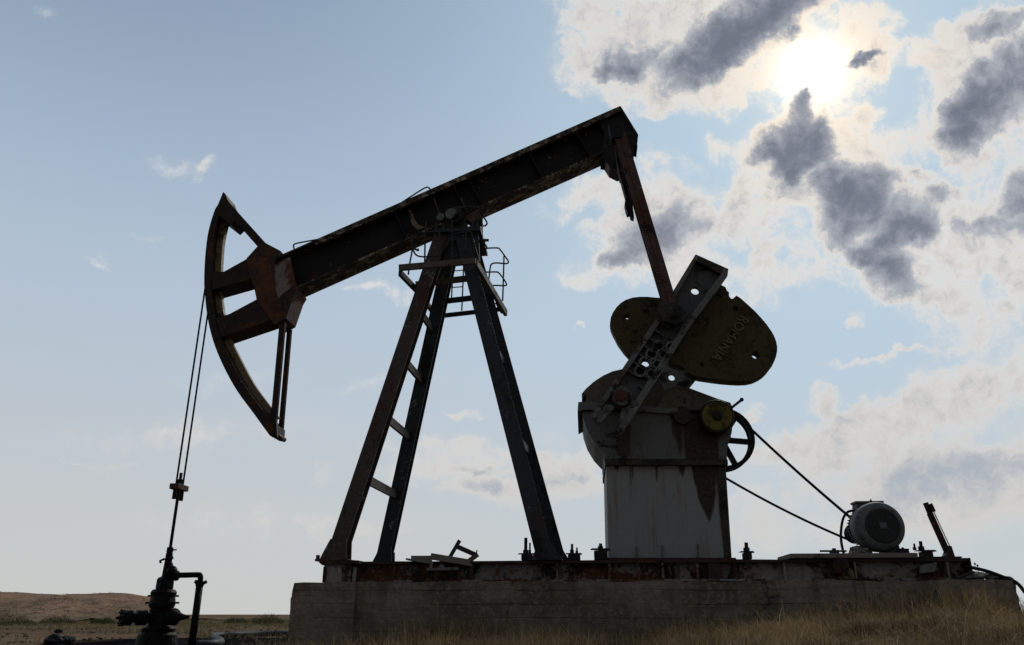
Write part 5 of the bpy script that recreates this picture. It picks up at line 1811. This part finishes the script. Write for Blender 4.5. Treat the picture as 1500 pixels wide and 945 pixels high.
def grass():
    it = []
    rnd = random.Random(3)
    n = 0
    x0, x1 = U(415, 940, YC).x, U(1560, 940, YC).x
    while n < 46000:
        y = YC - 0.03 - 3.2 * rnd.random() ** 1.15
        x = rnd.uniform(x0, x1) * (y / YC) ** 0.35
        px_frac = (x - x0) / (x1 - x0)
        dens = 0.22 + 1.5 * noise.noise(Vector((x * 1.5, y * 1.5, 5))) + 0.45 * px_frac
        if x < U(560, 940, YC).x:
            dens *= 0.35 if y > 8.6 else 0.6
        if rnd.random() > dens + 0.22:
            continue
        cl = 0.5 + 0.5 * noise.noise(Vector((x * 0.9 + 7, y * 0.9, 2)))
        h = rnd.uniform(0.05, 0.18) * (0.35 + 1.3 * cl)
        w = rnd.uniform(0.004, 0.010)
        q = rnd.random()
        if q < 0.03:
            h = rnd.uniform(0.22, 0.42) * (0.6 + 0.6 * cl); w = 0.006
        it.append((x, y, ground_z(x, y) - 0.01, h, w, rnd.uniform(0, 6.283), rnd.gauss(0.0, 0.6), rnd.gauss(0, 0.75)))
        n += 1
    # taller dead clumps leaning against the concrete
    for (px, cnt, hh, ww) in ((590, 120, 0.34, 0.25), (655, 300, 0.42, 0.35), (700, 160, 0.34, 0.25), (780, 160, 0.30, 0.25), (860, 110, 0.22, 0.3), (1080, 90, 0.22, 0.2), (1180, 130, 0.25, 0.3), (1270, 200, 0.34, 0.28),
                              (1345, 260, 0.38, 0.3), (1430, 420, 0.36, 0.35), (1480, 200, 0.28, 0.25), (540, 60, 0.3, 0.2), (1510, 160, 0.2, 0.2), (470, 50, 0.14, 0.3)):
        cx = U(px, 930, YC).x
        for i in range(cnt):
            x = cx + rnd.gauss(0, ww); y = YC - 0.06 - abs(rnd.gauss(0, 0.22))
            it.append((x, y, ground_z(x, y) - 0.01, hh * rnd.uniform(0.4, 1.15), rnd.uniform(0.004, 0.008), rnd.uniform(0, 6.283), rnd.gauss(0, 0.45), rnd.gauss(0, 0.45)))
    blades('dry_grass', M['straw'], it, "dry straw-coloured grass along the foot of the concrete")
    # tufts over the plain
    it = []
    for i in range(14000):
        y = 13 + 45 * rnd.random() ** 1.6
        x = rnd.uniform(-0.78, 0.02) * y
        if abs(y - 19.5) < 2.0 and rnd.random() < 0.9:
            continue
        if noise.noise(Vector((x * 0.45, y * 0.3, 9))) + 0.02 * (y - 20) < rnd.uniform(-0.15, 0.5):
            continue
        for k in range(5):
            it.append((x + rnd.gauss(0, .08), y + rnd.gauss(0, .08), ground_z(x, y) - 0.02, rnd.uniform(0.06, 0.20), 0.012, rnd.uniform(0, 6.28), rnd.gauss(0, .5), rnd.gauss(0, .4)))
    for i in range(5200):
        y = 37 + 24 * rnd.random() ** 1.5
        x = rnd.uniform(-0.80, -0.36) * y
        t = (y - 36) / 26
        if noise.noise(Vector((x * 0.3, y * 0.3, 3))) < rnd.uniform(-0.35, 0.25) + 0.5 * t - 0.15:
            continue
        z = hill_z(x, y)
        if z < 0.03:
            continue
        q = rnd.uniform(0.5, 1.2)
        for k in range(5):
            it.append((x + rnd.gauss(0, .12), y + rnd.gauss(0, .1), z - 0.02, rnd.uniform(0.06, 0.16) * q, 0.045, rnd.uniform(0, 6.28), rnd.gauss(0, .7), rnd.gauss(0, .4)))
    blades('dry_tufts', M['tuft'], it, "sparse dry tufts scattered over the plain")


grass()


def stones():
    rnd = random.Random(5)
    b = MB()
    for i in range(260):
        y = 12.5 + 16 * rnd.random() ** 1.3
        x = rnd.uniform(-0.78, -0.25) * y
        r = rnd.uniform(0.012, 0.045)
        b.sphere((x, y, ground_z(x, y) + r * 0.3), r, 1, (1.2, 1, 0.7), 0.5, i)
    tag(b.build('loose_stones', M['ground']), 'small loose stones scattered over the bare soil', None, kind='stuff')


stones()


def shrubs():
    rnd = random.Random(11)
    spots = [(14, 917, 1.7, 0.50, "dark green scrub bush at the left edge of the plain"), (84, 915, 1.4, 0.44, "dark green scrub bush between left edge and tar lumps"),
             (150, 915, 1.0, 0.28, "low olive scrub bush left of the wellhead valves"), (392, 916, 1.3, 0.50, "olive scrub bush against the left end of the concrete"),
             (345, 914, 1.1, 0.32, "low olive scrub bush behind the ground pipe")]
    for (px, py, w, h, lab) in spots:
        p = G(px, py)
        root = thing('scrub_bush', (p.x, p.y, ground_z(p.x, p.y)), lab, 'bush', 'scrub bushes on the plain')
        it = []
        st = MB()
        for i in range(9):
            a = rnd.uniform(0, 6.28); r = rnd.uniform(0.2, 0.8) * w / 2
            b = Vector((p.x + rnd.gauss(0, .05), p.y + rnd.gauss(0, .05), root.location.z - .02))
            st.tube([b, b + Vector((math.cos(a) * r * .5, math.sin(a) * r * .5, h * .45)), b + Vector((math.cos(a) * r, math.sin(a) * r, h * .8))], 0.008, 5, 0.003)
        st.build('stems', M['stalk'], root)
        for i in range(1700):
            a = rnd.uniform(0, 6.28); r = w / 2 * math.sqrt(rnd.random())
            x, y = p.x + r * math.cos(a), p.y + r * math.sin(a)
            hm = h * (1 - (r / (w / 2)) ** 2 * 0.75) * (0.75 + 0.5 * noise.noise(Vector((x * 5, y * 5, 1))))
            zz = root.location.z + rnd.random() ** 0.7 * max(hm, 0.03)
            it.append((x, y, zz, rnd.uniform(0.03, 0.075), 0.014, rnd.uniform(0, 6.28), rnd.gauss(0, .7), rnd.gauss(0, .5)))
        o = blades('foliage', M['green'], it, None, kind=None, segs=2)
        o.parent = root
        o.matrix_parent_inverse = Matrix.Translation(-root.location)
    # thistle stalks by the end of the base
    for (px, top, lab) in ((1428, 826, "thin dead thistle stalk by the base beam end, the taller one"), (1432, 828.5, "thin dead thistle stalk beside the taller one near the cable")):
        b = MB()
        lo, hi = U(px + 1, 852, 9.75), U(px, top, 9.75)
        b.tube([lo, (lo + hi) / 2 + Vector((0.01, 0, 0)), hi], 0.0028, 5)
        b.sphere(hi, 0.012, 1, (1, 1, 1.2), 0.3, px)
        tag(b.build('thistle_stalk', M['stalk']), lab, 'weed', 'thistle stalks on the foundation')


shrubs()
